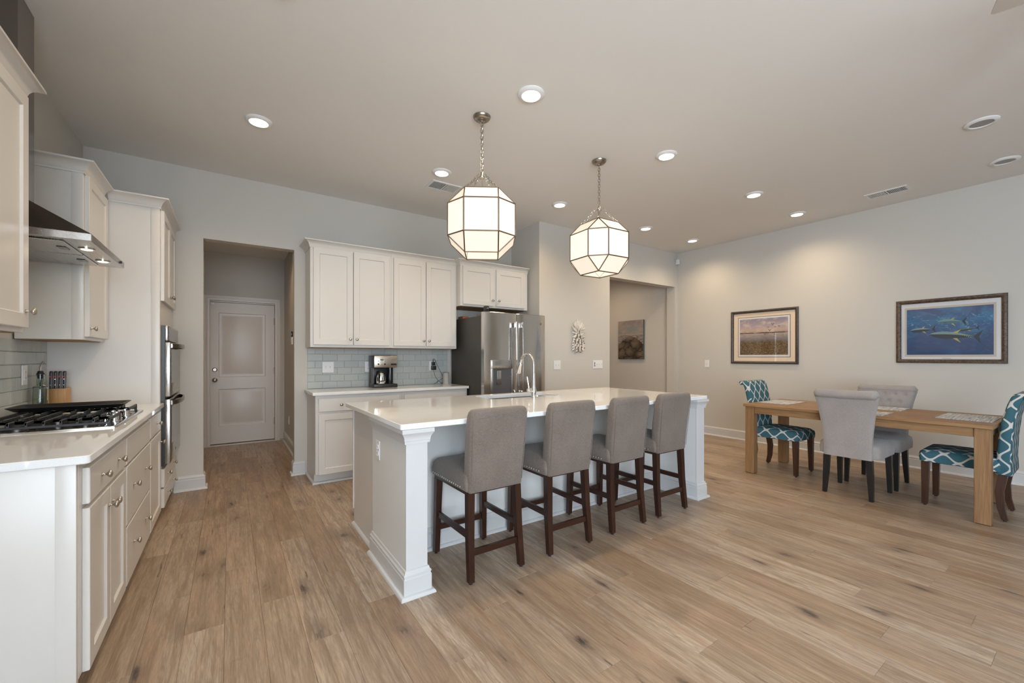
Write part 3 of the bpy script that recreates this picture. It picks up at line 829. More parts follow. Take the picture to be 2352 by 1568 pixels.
# range hood
c = thing('range_hood', 'stainless chimney range hood above the gas cooktop', 'range hood', (-.8, 3.18, 1.825))
hx, h0, h1 = -.553, 2.802, 3.553
bm = B()
box(bm, XL + .003, hx, h0, h1, 1.8255, 1.862, .002, 1)
obj('rim', bm, 'steel', c)
bm = B()
cx, c0, c1 = -.853, 3.02, 3.226
loft(bm, [[Vector(p) for p in q] for q in (
    [(XL + .003, h0 + .003, 1.8625), (hx - .003, h0 + .003, 1.8625), (hx - .003, h1 - .003, 1.8625), (XL + .003, h1 - .003, 1.8625)],
    [(XL + .003, c0 - .005, 2.055), (cx + .005, c0 - .005, 2.055), (cx + .005, c1 + .005, 2.055), (XL + .003, c1 + .005, 2.055)])])
obj('canopy', bm, 'steel_dark', c, 20)
obj('chimney', bx(XL + .003, cx, c0, c1, 2.0555, H - .002, .001, 1), 'steel_dark', c, 20)
for (a, b) in ((h0 + .05, 3.172), (3.182, h1 - .05)):
    f = obj('filter', bx(XL + .05, -.660, a, b, 1.818, 1.8252, .003, 1), 'steel', c)
    obj('latch', bx(-.715, -.680, (a + b) / 2 - .035, (a + b) / 2 + .035, 1.8145, 1.8178, .001, 1), 'steel_dark', f)
for y in (3.012, 3.343):
    l = obj('lamp', lathe(B(), [(.033, 0), (.033, .004), (.026, .005)], (-.612, y, 1.825), 18, 'z', -1), 'chrome', c)
    obj('bulb', lathe(B(), [(.024, 0), (.020, .002)], (-.612, y, 1.8198), 16, 'z', -1), 'hood_lamp_glow', l)
obj('control_button', lathe(B(), [(.008, 0), (.008, .006), (.005, .008)], (hx, 3.44, 1.844), 12, 'x'), 'black_plastic', c)
ld = bpy.data.lights.new('hood_light', 'AREA'); ld.size = .3; ld.energy = .5; ld.color = (1, .92, .72)
lo = bpy.data.objects.new('hood_light', ld); COL.objects.link(lo); lo.location = (.0 - .72 - WLOC[c].x, 3.18 - WLOC[c].y, 1.806 - 1.825); lo.parent = c

# gas cooktop
c = thing('gas_cooktop', 'stainless gas cooktop with black cast-iron grates and chrome knobs', 'cooktop', (-.7, 3.18, CT))
bm = B()
loft(bm, [[Vector((p[0], p[1], z)) for p in rr(-.965 + i, -.462 - i, 2.800 + i, 3.562 - i, .012)] for z, i in ((CT + .0006, 0), (CT + .006, 0), (CT + .009, .004), (CT + .009, .018), (CT + .005, .024))])
obj('tray', bm, 'steel_tray', c, 40)
for i, (ga, gb) in enumerate(((2.822, 3.060), (3.066, 3.296), (3.302, 3.540))):
    bm = B(); x0, x1 = -.945, (-.490 if i != 1 else -.600)
    for y in (ga, gb - .010): box(bm, x0, x1, y, y + .010, CT + .018, CT + .030, .002, 1)
    for y in (ga, gb - .010):
        for xx in (x0, x1 - .012): box(bm, xx, xx + .012, y, y + .010, CT + .0065, CT + .018)
    nb = 9 if i != 1 else 7
    for k in range(nb):
        xx = x0 + (x1 - x0 - .010) * k / (nb - 1)
        full = k in (0, nb - 1, nb // 2)
        segs = [(ga, gb)] if full else [(ga, ga + (gb - ga) * (.36 if k % 2 else .28)), (gb - (gb - ga) * (.36 if k % 2 else .28), gb)]
        for (p, q) in segs: box(bm, xx, xx + .009, p, q, CT + .034, CT + .050, .002, 1)
        for y in (ga, gb - .010): box(bm, xx, xx + .010, y, y + .010, CT + .028, CT + .048, .001, 1)
    for xx in (x0 + .11, x1 - .12): box(bm, xx, xx + .01, ga + .03, gb - .03, CT + .030, CT + .040) if i == 1 else box(bm, x0 + .02, x1 - .02, (ga + gb) / 2 - .004, (ga + gb) / 2 + .004, CT + .030, CT + .042)
    obj('grate', bm, 'cast_iron', c)
for (bx_, by_, r) in ((-.83, 2.94, .042), (-.60, 2.94, .034), (-.75, 3.18, .052), (-.83, 3.42, .038), (-.60, 3.42, .042)):
    b_ = obj('burner', lathe(B(), [(r + .014, 0), (r + .014, .006), (r, .008), (r, .014)], (bx_, by_, CT + .0055), 22), 'steel_dark', c)
    obj('burner_cap', lathe(B(), [(r - .002, 0), (r - .002, .006), (r - .010, .009)], (bx_, by_, CT + .0197), 22), 'cast_iron', b_)
kb = None
for (kx, ky) in ((-.512, 3.035), (-.556, 3.085), (-.520, 3.150), (-.548, 3.225), (-.508, 3.290)):
    if kb is None:
        bm = lathe(B(), [(.024, 0), (.024, .004), (.019, .006), (.020, .026), (.018, .029)], (kx, ky, CT + .0055), 20)
        box(bm, kx - .007, kx + .007, ky - .023, ky + .023, CT + .030, CT + .046, .003)
        kb = obj('control_knob', bm, 'chrome', c)
    else: link('control_knob', kb.data, WLOC[kb] + Vector((kx + .512, ky - 3.035, 0)), c)

# griddle tray lying on the grates
c = thing('griddle', 'flat black griddle tray lying across the back of the cooktop grates', 'griddle', (-.745, 3.42, .965))
bm = B()
R = []
for z, i in ((.9655, .030), (.9665, .026), (.988, 0), (.9905, .002), (.9890, .010), (.972, .032), (.971, .040)):
    R.append([Vector((p[0], p[1], z)) for p in rr(-.985 + i, -.515 - i, 3.300 + i, 3.545 - i, .020)])
loft(bm, R); obj('pan', bm, 'griddle_black', c, 40)
for y in (3.38, 3.47): obj('pad', bx(-.93, -.895, y, y + .03, .9642, .9652), 'yellow_pad', c, 0)

# oil bottle
c = thing('oil_bottle', 'clear glass oil bottle with pour spout beside the knife block', 'bottle', (-.972, 3.775, CT))
q = (-.972, 3.775, CT + .0005)
bm = lathe(B(), [(.030, 0), (.034, .004), (.034, .155), (.031, .166), (.019, .172), (.0165, .178), (.0165, .232), (.019, .234), (.019, .240), (.0145, .240), (.0145, .180), (.029, .163), (.0315, .150), (.0315, .008), (.010, .005)], q, 26)
obj('glass_body', bm, 'bottle_glass', c, 40)
obj('stopper', lathe(B(), [(.012, .215), (.0142, .2395), (.0185, .241), (.0185, .246), (.015, .250), (.012, .262), (.006, .264)], q, 16), 'black_plastic', c)
bm = tube(B(), [(q[0], q[1], q[2] + .262), (q[0], q[1], q[2] + .285), (q[0] + .004, q[1] - .002, q[2] + .305), (q[0] + .012, q[1] - .005, q[2] + .322)], [.0055, .005, .0042, .0038])
obj('spout', bm, 'nickel', c)
obj('air_tube', tube(B(), [(q[0], q[1], q[2] + .155), (q[0], q[1], q[2] + .215)], .0035), 'black_plastic', c)
bm = lathe(B(), [(.017, 0), (.016, .003), (.006, .004)], (q[0] + .0335, q[1] - .014, q[2] + .062), 18, 'x')
obj('glass_seal', bm, 'bottle_glass', c)

# knife block and knives
kx0, kx1, ky0, ky1, kz = -.985, -.898, 3.935, 4.045, 1.056
tag(obj('knife_block', bx(kx0, kx1, ky0, ky1, CT + .0005, kz, .004), 'block_wood', None, 40), 'light wooden knife block by the backsplash corner', 'knife block')
HN = [(0, 0), (.010, .004), (.0095, .02), (.012, .05), (.0115, .075), (.015, .095), (.013, .106), (.006, .110)]
for i in range(4):
    kx = kx0 + .014 + i * .0205
    lab = ['leftmost black-handled knife in the wooden block', 'second black-handled knife from the left in the wooden block', 'third black-handled knife from the left in the wooden block', 'rightmost black-handled knife in the wooden block'][i]
    k = thing('knife', lab, 'knife', (kx, 3.955, kz + .001), 'knives in the block')
    bm = B()
    prof = [(.012, 0), (.011, .015), (.013, .045), (.012, .075), (.016, .095), (.014, .108), (.006, .113)]
    R = []
    for r, hgt in prof:
        R.append([Vector((kx + sx * .0062, 3.955 + r * sy + hgt * .06, kz + .001 + hgt)) for sx, sy in ((-1, -.9), (-.6, -1), (.6, -1), (1, -.9), (1, .9), (.6, 1), (-.6, 1), (-1, .9))])
    loft(bm, R); h_ = obj('handle', bm, 'black_plastic', k)
    for hz in (.022, .060, .098):
        obj('rivet', lathe(B(), [(.0026, 0), (.0026, .001)], (kx, 3.955 - .0135 + hz * .06, kz + .001 + hz), 8, 'y', -1), 'chrome', h_, 0)
    obj('emblem', bx(kx - .0042, kx + .0042, 3.9445, 3.9455, kz + .074, kz + .083), 'red_emblem', h_, 0)

# ================================================================== BACK WALL CABINETS (face -Y)
c0x, c1x = .676, 2.330
BF = fnY(4.428)
BD = YB - 4.428 - .002
for k, (a0, a1, lab) in enumerate(((.693, 1.5605, 'white base cabinet with drawer and door on the back wall, nearest the doorway'),
                                   (1.5610, 2.372, 'white base cabinet on the back wall next to the refrigerator'))):
    c = thing('base_cabinet', lab, 'cabinet', ((a0 + a1) / 2, 4.69, 0), 'white cabinets along the back wall')
    base_body(c, BF, a0, a1, BD)
    if k == 0: obj('end_shoe', sweep(B(), [(.691, YB - .001), (.691, 4.475), (1.56, 4.475)], [(.0, 0), (.018, 0), (.018, .006), (.014, .014), (.006, .019), (0, .020)], 1), 'trim_white', c); obj('end_panel', bx(.6915, .6928, 4.50, YB - .002, 0, .10), 'cabinet_white', c, 0)
    w = a1 - a0; m_ = (a0 + a1) / 2
    drawer(c, BF, a0 + .027, a1 - .027, .720, .852, .0005, DD, [(a0 + .235, .785), (a1 - .235, .785)])
    door(c, BF, a0 + .027, m_ - .002, .100, .695, .0005, DD, (m_ - .032, .628))
    door(c, BF, m_ + .002, a1 - .027, .100, .695, .0005, DD, (m_ + .032, .628))
tag(obj('worktop', worktop(rr(.664, 2.385, 4.393, YB - .0095, .008), CT - .03, CT), 'quartz', None, 30), 'white quartz worktop with the coffee maker on it, along the back wall', 'countertop')
VF = fnY(4.627)
for k, (a0, a1, ds, lab) in enumerate(((c0x, 1.5100, ((.704, 1.091), (1.098, 1.486)), 'white two-door wall cabinet with crown on the back wall, nearest the doorway'),
                                       (1.5105, c1x, ((1.535, 1.918), (1.925, 2.305)), 'white two-door wall cabinet on the back wall beside the refrigerator cabinet'))):
    c = thing('wall_cabinet', lab, 'cabinet', ((a0 + a1) / 2, 4.79, UB), 'white cabinets along the back wall')
    upper_body(c, VF, a0, a1, UB - .006, UT, YB - 4.627 - .0095)
    door(c, VF, ds[0][0], ds[0][1], UB + .020, UT - .012, .0005, .022, (ds[0][1] - .030, UB + .082))
    door(c, VF, ds[1][0], ds[1][1], UB + .020, UT - .012, .0005, .022, (ds[1][0] + .030, UB + .082))
    crown(c, [(a0, YB - .001), (a0, 4.627), (a1, 4.627)] if k == 0 else [(a0 + .0005, 4.627), (a1 - .0005, 4.627)], UT)
WF = fnY(4.522)
c = thing('wall_cabinet', 'short white two-door cabinet above the refrigerator', 'cabinet', (2.84, 4.74, 1.89), 'white cabinets along the back wall')
upper_body(c, WF, 2.331, 3.350, 1.893, UT, YB - 4.522 - .002)
door(c, WF, 2.360, 2.808, 1.915, UT - .012, .0005, .022, (2.780, 1.985))
door(c, WF, 2.843, 3.292, 1.915, UT - .012, .0005, .022, (2.872, 1.985))
crown(c, [(2.3315, 4.604), (2.3315, 4.522), (3.350, 4.522)], UT)

# ---- refrigerator
c = thing('refrigerator', 'stainless french-door refrigerator with water dispenser and dark side', 'refrigerator', (2.845, 4.48, 0))
fa, fb = 2.398, 3.290
obj('case', bx(fa, fb, 4.138, 4.90, .02, 1.742, .004), 'fridge_side', c)
obj('hinge_cover', bx(fa + .01, fb - .01, 4.142, 4.26, 1.7425, 1.772, .006), 'grey_plastic', c)
for xx in (fa + .05, fb - .09): obj('foot', bx(xx, xx + .04, 4.16, 4.20, 0, .0195), 'black_plastic', c, 0)
fm = 2.853
def bowed(a0, a1, z0, z1, y0, bow=.012, ed=.008):
    bm = B(); N = 10; R = []
    for i in range(N + 1):
        u = i / N; a = a0 + (a1 - a0) * u
        e = ed * (1 - min(1, min(u, 1 - u) * 12)) ** 2
        y = y0 - bow * math.sin(PI * u) + e
        R.append([Vector((a, 4.128, z0)), Vector((a, y + .003, z0)), Vector((a, y, z0 + .004)), Vector((a, y, z1 - .004)), Vector((a, y + .003, z1)), Vector((a, 4.128, z1))])
    return loft(bm, R)
FY = 4.058
# left door has a recess for the dispenser
dl = obj('fridge_door', bowed(fa, fm - .003, .74, 1.784, FY), 'steel_fridge', c)
obj('fridge_door', bowed(fm + .003, fb, .74, 1.784, FY), 'steel_fridge', c)
obj('freezer_drawer', bowed(fa, fb, .06, .730, FY), 'steel_fridge', c)
obj('gasket', bx(fa + .006, fb - .006, 4.1285, 4.1375, .05, 1.775), 'black_plastic', c, 0)
DX0, DX1 = 2.490, 2.765
bm = B()
for (p, q, r, s) in ((DX0, DX0 + .012, .80, 1.125), (DX1 - .012, DX1, .80, 1.125), (DX0, DX1, .79, .80)): box(bm, p, q, 4.030, 4.047, r, s)
obj('dispenser_frame', bm, 'steel', dl)
obj('dispenser_recess', bx(DX0 + .012, DX1 - .012, 4.041, 4.0475, .80, 1.124), 'grey_plastic', dl, 0)
p = obj('dispenser_panel', bx(DX0, DX1, 4.024, 4.0475, 1.1255, 1.228, .003), 'steel', dl)
for i in range(5): obj('button', bx(DX0 + .04 + i * .045, DX0 + .055 + i * .045, 4.0230, 4.0239, 1.137, 1.141), 'grey_plastic', p, 0)
for (xx, zz) in ((DX0 + .035, 1.18), (DX0 + .035, 1.20), (DX1 - .05, 1.18), (DX1 - .05, 1.205)): obj('icon', bx(xx, xx + .018, 4.0230, 4.0239, zz, zz + .004), 'grey_plastic', p, 0)
obj('paddle', bx(DX0 + .062, DX0 + .118, 4.026, 4.040, .945, 1.105, .004), 'steel', dl)
for i, xx in enumerate((fm - .045, fm + .045)):
    bm = B(); N = 16; pts = []
    for j in range(N + 1):
        u = j / N; pts.append(Vector((xx, FY - .012 - .055 - .012 * math.sin(PI * u), .80 + u * .88)))
    R = [[q + Vector((dx, dy, 0)) for dx, dy in ((-.011, .006), (-.011, -.004), (-.006, -.009), (.006, -.009), (.011, -.004), (.011, .006))] for q in pts]
    loft(bm, R); h_ = obj('handle', bm, 'steel', c)
    for z in (.83, 1.645):
        obj('bracket', bx(xx - .010, xx + .010, FY - .063, FY - .011, z - .03, z + .03, .003), 'chrome', h_)
obj('badge', lathe(B(), [(.017, 0), (.017, .002), (.014, .003), (.013, .002)], (3.212, FY - .006, 1.675), 20, 'y', -1), 'dark_nickel', c)
tag(obj('storage_box', bx(2.42, 2.50, 4.62, 4.75, 1.7425, 1.775, .003), 'box_red', None), 'small reddish box lying on top of the refrigerator', 'box')
# tiny camera on the fridge
c = thing('security_camera', 'small black square camera standing on top of the refrigerator', 'camera', (2.452, 4.11, 1.784))
obj('foot', bx(2.437, 2.467, 4.095, 4.125, 1.7843, 1.796, .002), 'black_plastic', c)
h_ = obj('housing', bx(2.424, 2.480, 4.085, 4.125, 1.7965, 1.852, .006), 'black_plastic', c)
obj('lens', lathe(B(), [(.019, 0), (.019, .005), (.014, .008), (.004, .009)], (2.456, 4.0848, 1.826), 18, 'y', -1), 'black_gloss', h_)
obj('lens_spot', lathe(B(), [(.005, 0), (.004, .001)], (2.456, 4.0755, 1.826), 10, 'y', -1), 'plastic_white', h_)

# ---- coffee maker and what stands on the back worktop
c = thing('coffee_maker', 'black and steel coffee maker with buttons on the back worktop', 'coffee maker', (1.465, 4.80, CT))
ma, mb, my0, my1 = 1.335, 1.605, 4.690, 4.900
obj('base', bx(ma, mb, my0 - .005, my1, CT + .0005, .955, .006), 'black_plastic', c)
obj('tower', bx(ma + .002, mb - .030, 4.815, my1, .9555, 1.1395, .004), 'black_plastic', c)
obj('side_wall', bx(ma, ma + .012, 4.735, 4.8145, .9555, 1.1395, .002), 'grey_plastic', c)
obj('water_tank', cyl(B(), (1.545, 4.775, .9555), .034, .184, 20), 'black_gloss', c)
obj('head', bx(ma, mb, my0 + .004, my1, 1.140, 1.280, .006), 'black_plastic', c)
CF = fnY(my0 + .0035)
bm = B(); fbox(bm, CF, ma + .004, mb - .003, 1.143, 1.275, 0, .006, .003); p = obj('front_plate', bm, 'coffee_steel', c)
bm = B(); fbox(bm, CF, 1.405, 1.440, 1.222, 1.240, .0063, .0085); obj('display', bm, 'display_teal', p, 0)
for (a, z, r, mt) in ((1.385, 1.216, .006, 'chrome'), (1.456, 1.214, .006, 'chrome'), (1.412, 1.207, .0045, 'chrome'), (1.433, 1.207, .0045, 'chrome'), (1.384, 1.182, .009, 'black_gloss'), (1.420, 1.181, .006, 'chrome'), (1.457, 1.181, .009, 'black_gloss'), (1.560, 1.211, .006, 'chrome')):
    obj('button', lathe(B(), [(r, 0), (r, .003), (r * .7, .005)], CF(a, z, .0063), 14, 'y', -1), mt, p)
bm = B(); fbox(bm, CF, 1.527, 1.590, 1.170, 1.188, .0063, .010, .001); obj('switch', bm, 'black_gloss', p, 0)
bm = B(); fbox(bm, CF, 1.535, 1.582, 1.228, 1.231, .0063, .0068); obj('lettering', bm, 'grey_plastic', p, 0)
bm = B(); fbox(bm, CF, 1.43, 1.50, 1.254, 1.257, .0063, .0068); obj('lettering', bm, 'mat_white', p, 0)
c = thing('coffee_carafe', 'shiny steel coffee carafe with black handle inside the coffee maker', 'carafe', (1.425, 4.742, .956))
q = (1.425, 4.742, .9565)
obj('jug', lathe(B(), [(.050, 0), (.056, .004), (.060, .030), (.058, .070), (.050, .105), (.042, .122), (.038, .126)], q, 28), 'chrome', c)
obj('lid', lathe(B(), [(.040, .1265), (.041, .136), (.034, .146), (.012, .150)], q, 24), 'black_plastic', c)
bm = tube(B(), [(q[0] - .028, q[1] - .040, q[2] + .135), (q[0] - .038, q[1] - .070, q[2] + .130), (q[0] - .040, q[1] - .082, q[2] + .095), (q[0] - .040, q[1] - .080, q[2] + .045), (q[0] - .036, q[1] - .065, q[2] + .018), (q[0] - .033, q[1] - .052, q[2] + .014)], [.007, .008, .0085, .008, .007, .006])
obj('handle', bm, 'black_gloss', c)
c = thing('smart_speaker', 'small pale grey cylinder speaker on the back worktop by the refrigerator', 'speaker', (2.300, 4.862, CT))
obj('body', lathe(B(), [(.040, 0), (.042, .003), (.042, .140), (.040, .144)], (2.300, 4.862, CT + .0005), 28), 'speaker_grey', c)
obj('top', lathe(B(), [(.0405, 0), (.040, .004), (.036, .0045)], (2.300, 4.862, CT + .1448), 28), 'grey_plastic', c)

# ---- outlets and switches
def plate(label, F, a, z, w, h, kinds, name='wall_outlet', cat='outlet', mt='plastic_white'):
    p = F(a, z, 0); r = thing(name, label, cat, p)
    bm = B(); fbox(bm, F, a - w / 2, a + w / 2, z - h / 2, z + h / 2, .0004, .006, .002, 1)
    obj('cover_plate', bm, mt, r)
    n = len(kinds)
    for i, k in enumerate(kinds):
        ca = a + (i - (n - 1) / 2) * .046
        if k == 's':
            bm = B(); fbox(bm, F, ca - .0055, ca + .0055, z - .013, z + .013, .0063, .0075); obj('slot', bm, 'mat_white', r, 0)
            bm = B(); fbox(bm, F, ca - .004, ca + .004, z - .002, z + .010, .0078, .017, .001, 1); obj('toggle', bm, mt, r)
        elif k == 'o':
            for dz in (-.020, .020):
                bm = B(); fbox(bm, F, ca - .016, ca + .016, z + dz - .014, z + dz + .014, .0063, .0085, .003, 2); s_ = obj('socket', bm, mt, r)
                for da in (-.006, .006):
                    bm = B(); fbox(bm, F, ca + da - .0013, ca + da + .0013, z + dz - .004, z + dz + .006, .0086, .0090); obj('slot', bm, 'slot_dark', s_, 0)
        elif k == 'g':
            bm = B(); fbox(bm, F, ca - .016, ca + .016, z - .033, z + .033, .0063, .0085, .002, 1); s_ = obj('socket', bm, mt, r)
            for dz in (-.022, .014):
                for da in (-.006, .006):
                    bm = B(); fbox(bm, F, ca + da - .0013, ca + da + .0013, z + dz, z + dz + .009, .0086, .0090); obj('slot', bm, 'slot_dark', s_, 0)
        elif k == 'd':
            bm = B(); fbox(bm, F, ca - .008, ca + .008, z - .030, z + .030, .0063, .0078); obj('slider', bm, 'grey_plastic', r, 0)
            bm = B(); fbox(bm, F, ca - .009, ca + .009, z - .004, z + .004, .0080, .014); obj('slider_knob', bm, mt, r, 0)
        for dz in (-.048, .048) if k in 'sd' else ():
            obj('screw', lathe(B(), [(.0025, 0), (.002, .001)], F(ca, z + dz, .0062), 8, 'y' if F(0, 0, 1).x == F(0, 0, 0).x else 'x', -1 if F(0, 0, 1).x <= F(0, 0, 0).x else 1), 'mat_white', r, 0)
    return r
TB = fnY(YB - .0085)
plate('white double light switch on the tiles above the back worktop', TB, .904, 1.149, .120, .122, 'ss', 'light_switch', 'switch')
plate('white outlet half hidden behind the coffee maker', TB, 1.340, 1.149, .076, .122, 'o')
plate('white outlet with two black chargers plugged in above the speaker', TB, 2.142, 1.150, .080, .120, 'o')
plate('white outlet on the tiles beside the oil bottle', fX(XL + .0085), 3.700, 1.155, .076, .120, 'g')
PF = fnY(4.30)
plate('white double switch plate below left of the shell pineapple', PF, 3.694, 1.152, .122, .122, 'ss', 'light_switch', 'switch')
plate('wide white switch plate with dimmer below right of the shell pineapple', PF, 4.480, 1.154, .195, .122, 'dsss', 'light_switch', 'switch')
plate('single white light switch on the dining wall near the corner', fnX(XR), 3.755, 1.152, .074, .118, 's', 'light_switch', 'switch')
plate('small white outlet low on the mud room wall', fnX(.69), 6.55, .375, .072, .116, 'o')
c = thing('keypad', 'narrow keypad on the mud room wall seen at the opening edge', 'keypad', (.69, 6.16, 1.43))
obj('body', bx(.672, .6896, 6.115, 6.205, 1.430, 1.525, .003), 'plastic_white', c)
obj('screen', bx(.668, .6896, 6.125, 6.195, 1.530, 1.600, .002), 'black_gloss', c)
c = thing('door_stop', 'small door stop on the mud room baseboard', 'door stop', (.64, 6.90, .06))
obj('rod', cyl(B(), (.600, 6.90, .060), .004, .072, 8, 'x'), 'dark_nickel', c)
obj('tip', cyl(B(), (.588, 6.90, .060), .009, .012, 10, 'x'), 'plastic_white', c)
c = thing('motion_sensor', 'small white motion sensor high in the corner by the corridor', 'sensor', (XR - .03, 4.265, 2.86))
obj('body', bx(XR - .065, XR - .012, 4.238, 4.292, 2.860, 2.945, .006), 'plastic_white', c)
obj('window', bx(XR - .068, XR - .0655, 4.252, 4.278, 2.885, 2.92, .001), 'mat_white', c, 0)
# chargers and cables
c = thing('plug_adapter', 'upper black charger in the outlet by the refrigerator', 'charger', (2.150, 4.93, 1.174), 'chargers in the outlet')
obj('body', bx(2.129, 2.171, 4.905, 4.9370, 1.155, 1.199, .004), 'black_plastic', c)
bm = tube(B(), [(2.150, 4.922, 1.200), (2.150, 4.920, 1.226), (2.156, 4.918, 1.238), (2.167, 4.916, 1.232), (2.20, 4.905, 1.155), (2.235, 4.885, 1.07), (2.262, 4.868, 1.012), (2.2640, 4.866, .998), (2.247, 4.872, .984), (2.19, 4.890, .944), (2.155, 4.905, .9185)], [.006, .005] + [.0026] * 9)
obj('cable', bm, 'black_plastic', c)
c = thing('plug_adapter', 'lower black charger in the outlet by the refrigerator', 'charger', (2.150, 4.92, 1.122), 'chargers in the outlet')
obj('body', bx(2.123, 2.181, 4.895, 4.9370, 1.098, 1.150, .005), 'black_plastic', c)
bm = tube(B(), [(2.150, 4.912, 1.0975), (2.154, 4.908, 1.07), (2.166, 4.902, 1.02), (2.185, 4.895, .985), (2.210, 4.885, .955), (2.232, 4.880, .938), (2.246, 4.876, .932), (2.257, 4.872, .931)], .0026)
obj('cable', bm, 'black_plastic', c)

# ================================================================== ISLAND
IX0, IX1, IY0, IY1 = .763, 3.545, 2.105, 3.285
ZT = CT - .0305
isl = thing('kitchen_island', 'white kitchen island with square end columns and moulded base', 'island', (2.15, 2.7, 0))
PYB = 2.545     # panel behind the stools
obj('end_wall', bx(IX0, IX0 + .118, IY0, 2.712, 0, ZT), 'island_paint', isl, 0)
obj('end_wall', bx(IX1 - .118, IX1, IY0, 2.712, 0, ZT), 'island_paint', isl, 0)
obj('column_face', bx(IX0 - .001, IX0 + .119, IY0 - .010, IY0 - .0005, 0, ZT, .001, 1), 'trim_white', isl)
obj('column_face', bx(IX1 - .119, IX1 + .001, IY0 - .010, IY0 - .0005, 0, ZT, .001, 1), 'trim_white', isl)
obj('back_panel', bx(IX0 + .119, IX1 - .119, PYB, 2.66, 0, ZT), 'island_paint', isl, 0)
bm = B()
for a_ in ((.788, 1.764, 2.7125, 3.262, .10, ZT), (2.556, 3.52, 2.7125, 3.262, .10, ZT), (1.764, 2.556, 2.7125, 2.866, .10, ZT), (1.764, 2.556, 3.244, 3.262, .10, ZT), (1.764, 2.556, 2.866, 3.244, .10, .68)): box(bm, *a_)
obj('cabinet_body', bm, 'cabinet_white', isl, 0)
obj('toe_kick', bx(.79, 3.51, 2.7125, 3.20, 0, .0995), 'cabinet_white', isl, 0)
obj('end_panel', bx(.780, .7875, 2.7125, 3.262, .0, ZT, .001, 1), 'cabinet_white', isl)
obj('end_edge', bx(.774, .7875, 3.2625, 3.283, .115, ZT, .001, 1), 'cabinet_white', isl)
# doors of the kitchen side, seen only when walking round
KF = lambda a, z, d: Vector((a, 3.262 + d, z))
n = 5
for i in range(n):
    a0 = .80 + i * (2.71 / n); a1 = a0 + 2.71 / n - .01
    obj('door', shaker(B(), KF, a0, a1, .12, .86, .0005, .02), 'cabinet_white', isl)
CAP = [(0, .806), (.010, .806), (.010, .820), (.0125, .822), (.0125, .828), (.014, .838), (.019, .850), (.026, .860), (.029, .864), (.029, .8835), (0, .8835)]
IB = [(0, 0), (.017, 0), (.017, .100), (.013, .104), (.013, .112), (.016, .114), (.016, .120), (.009, .127), (.006, .140), (0, .142)]
e = .0012
for side, (x0, x1) in enumerate(((IX0, IX0 + .118), (IX1 - .118, IX1))):
    yo = IY0 - .010
    if side == 0: path = [(x0 - e, 2.712), (x0 - e, yo), (x1 + e, yo), (x1 + e, PYB)]
    else: path = [(x0 - e, PYB), (x0 - e, yo), (x1 + e, yo), (x1 + e, 2.712)]
    obj('capital', sweep(B(), path, CAP, 1), 'trim_white', isl, 25)
    obj('base_moulding', sweep(B(), path, IB, 1), 'trim_white', isl, 25)
    obj('shoe_moulding', sweep(B(), path, [(.017, 0), (.036, 0), (.036, .006), (.032, .014), (.025, .019), (.017, .020)], 1), 'trim_white', isl, 40)
obj('base_moulding', sweep(B(), [(IX0 + .137, PYB - e), (IX1 - .137, PYB - e)], IB, 1), 'trim_white', isl, 25)
obj('shoe_moulding', sweep(B(), [(IX0 + .137, PYB - e), (IX1 - .137, PYB - e)], [(.017, 0), (.036, 0), (.036, .006), (.032, .014), (.025, .019), (.017, .020)], 1), 'trim_white', isl, 40)
obj('shoe_moulding', sweep(B(), [(.779, 3.262), (.779, 2.7125)], [(0, 0), (.019, 0), (.019, .006), (.015, .014), (.008, .019), (0, .020)], 1), 'trim_white', isl, 40)
plate('white outlet on the end wall of the island', fnX(IX0 - .0005), 2.580, .688, .072, .116, 'o')
SX0, SX1, SY0, SY1 = 1.790, 2.530, 2.890, 3.220
tag(obj('worktop', worktop(rr(.728, 3.575, 2.078, 3.318, .014, 6), CT - .03, CT, rr(SX0, SX1, SY0, SY1, .06, 6)), 'quartz', None, 30), 'large white quartz island worktop with the sink cut into it', 'countertop')
# undermount sink
c = thing('sink', 'stainless undermount sink set into the island worktop', 'sink', (2.16, 3.1, .70))
bm = B(); V = lambda i, z, r=.06: [Vector((p[0], p[1], z)) for p in rr(SX0 + i, SX1 - i, SY0 + i, SY1 - i, r, 6)]
loft(bm, [V(-.018, CT - .0305), V(.002, CT - .0310), V(.004, CT - .06), V(.010, .72), V(.040, .695)], False, True)
obj('bowl', bm, 'steel', c, 40)
obj('drain', lathe(B(), [(.045, 0), (.043, .002), (.030, .002), (.028, .0008)], (2.16, 3.12, .6955), 22), 'chrome', c)
# faucet
c = thing('kitchen_faucet', 'tall chrome gooseneck pull-down faucet on the island', 'faucet', (2.178, 2.846, CT))
q = Vector((2.178, 2.846, CT + .0004))
obj('base', lathe(B(), [(.027, 0), (.027, .004), (.0235, .007), (.0235, .060), (.021, .075), (.0165, .10), (.0155, .17), (.0150, .21)], q, 24), 'chrome', c)
pts = [q + Vector((0, 0, .2105)), q + Vector((0, 0, .275))]
R_ = .098
for i in range(0, 13):
    a = PI * i / 12 * .92
    pts.append(q + Vector((0, R_ - R_ * math.cos(a), .275 + R_ * math.sin(a))))
obj('spout', tube(B(), pts, .0115, 14), 'chrome', c)
d = (pts[-1] - pts[-2]).normalized()
hp = [pts[-1] + d * t_ for t_ in (.001, .012, .04, .085, .100, .104)]
obj('spray_head', tube(B(), hp, [.0125, .0165, .0165, .022, .0225, .018], 18), 'chrome', c)
obj('valve', lathe(B(), [(.017, 0), (.0185, .004), (.0185, .038), (.015, .043)], q + Vector((-.022, 0, .062)), 18, 'x', -1), 'chrome', c)
bm = tube(B(), [q + Vector((-.052, 0, .082)), q + Vector((-.053, .004, .11)), q + Vector((-.058, .010, .155)), q + Vector((-.061, .012, .178))], [.006, .0055, .0055, .005], 10)
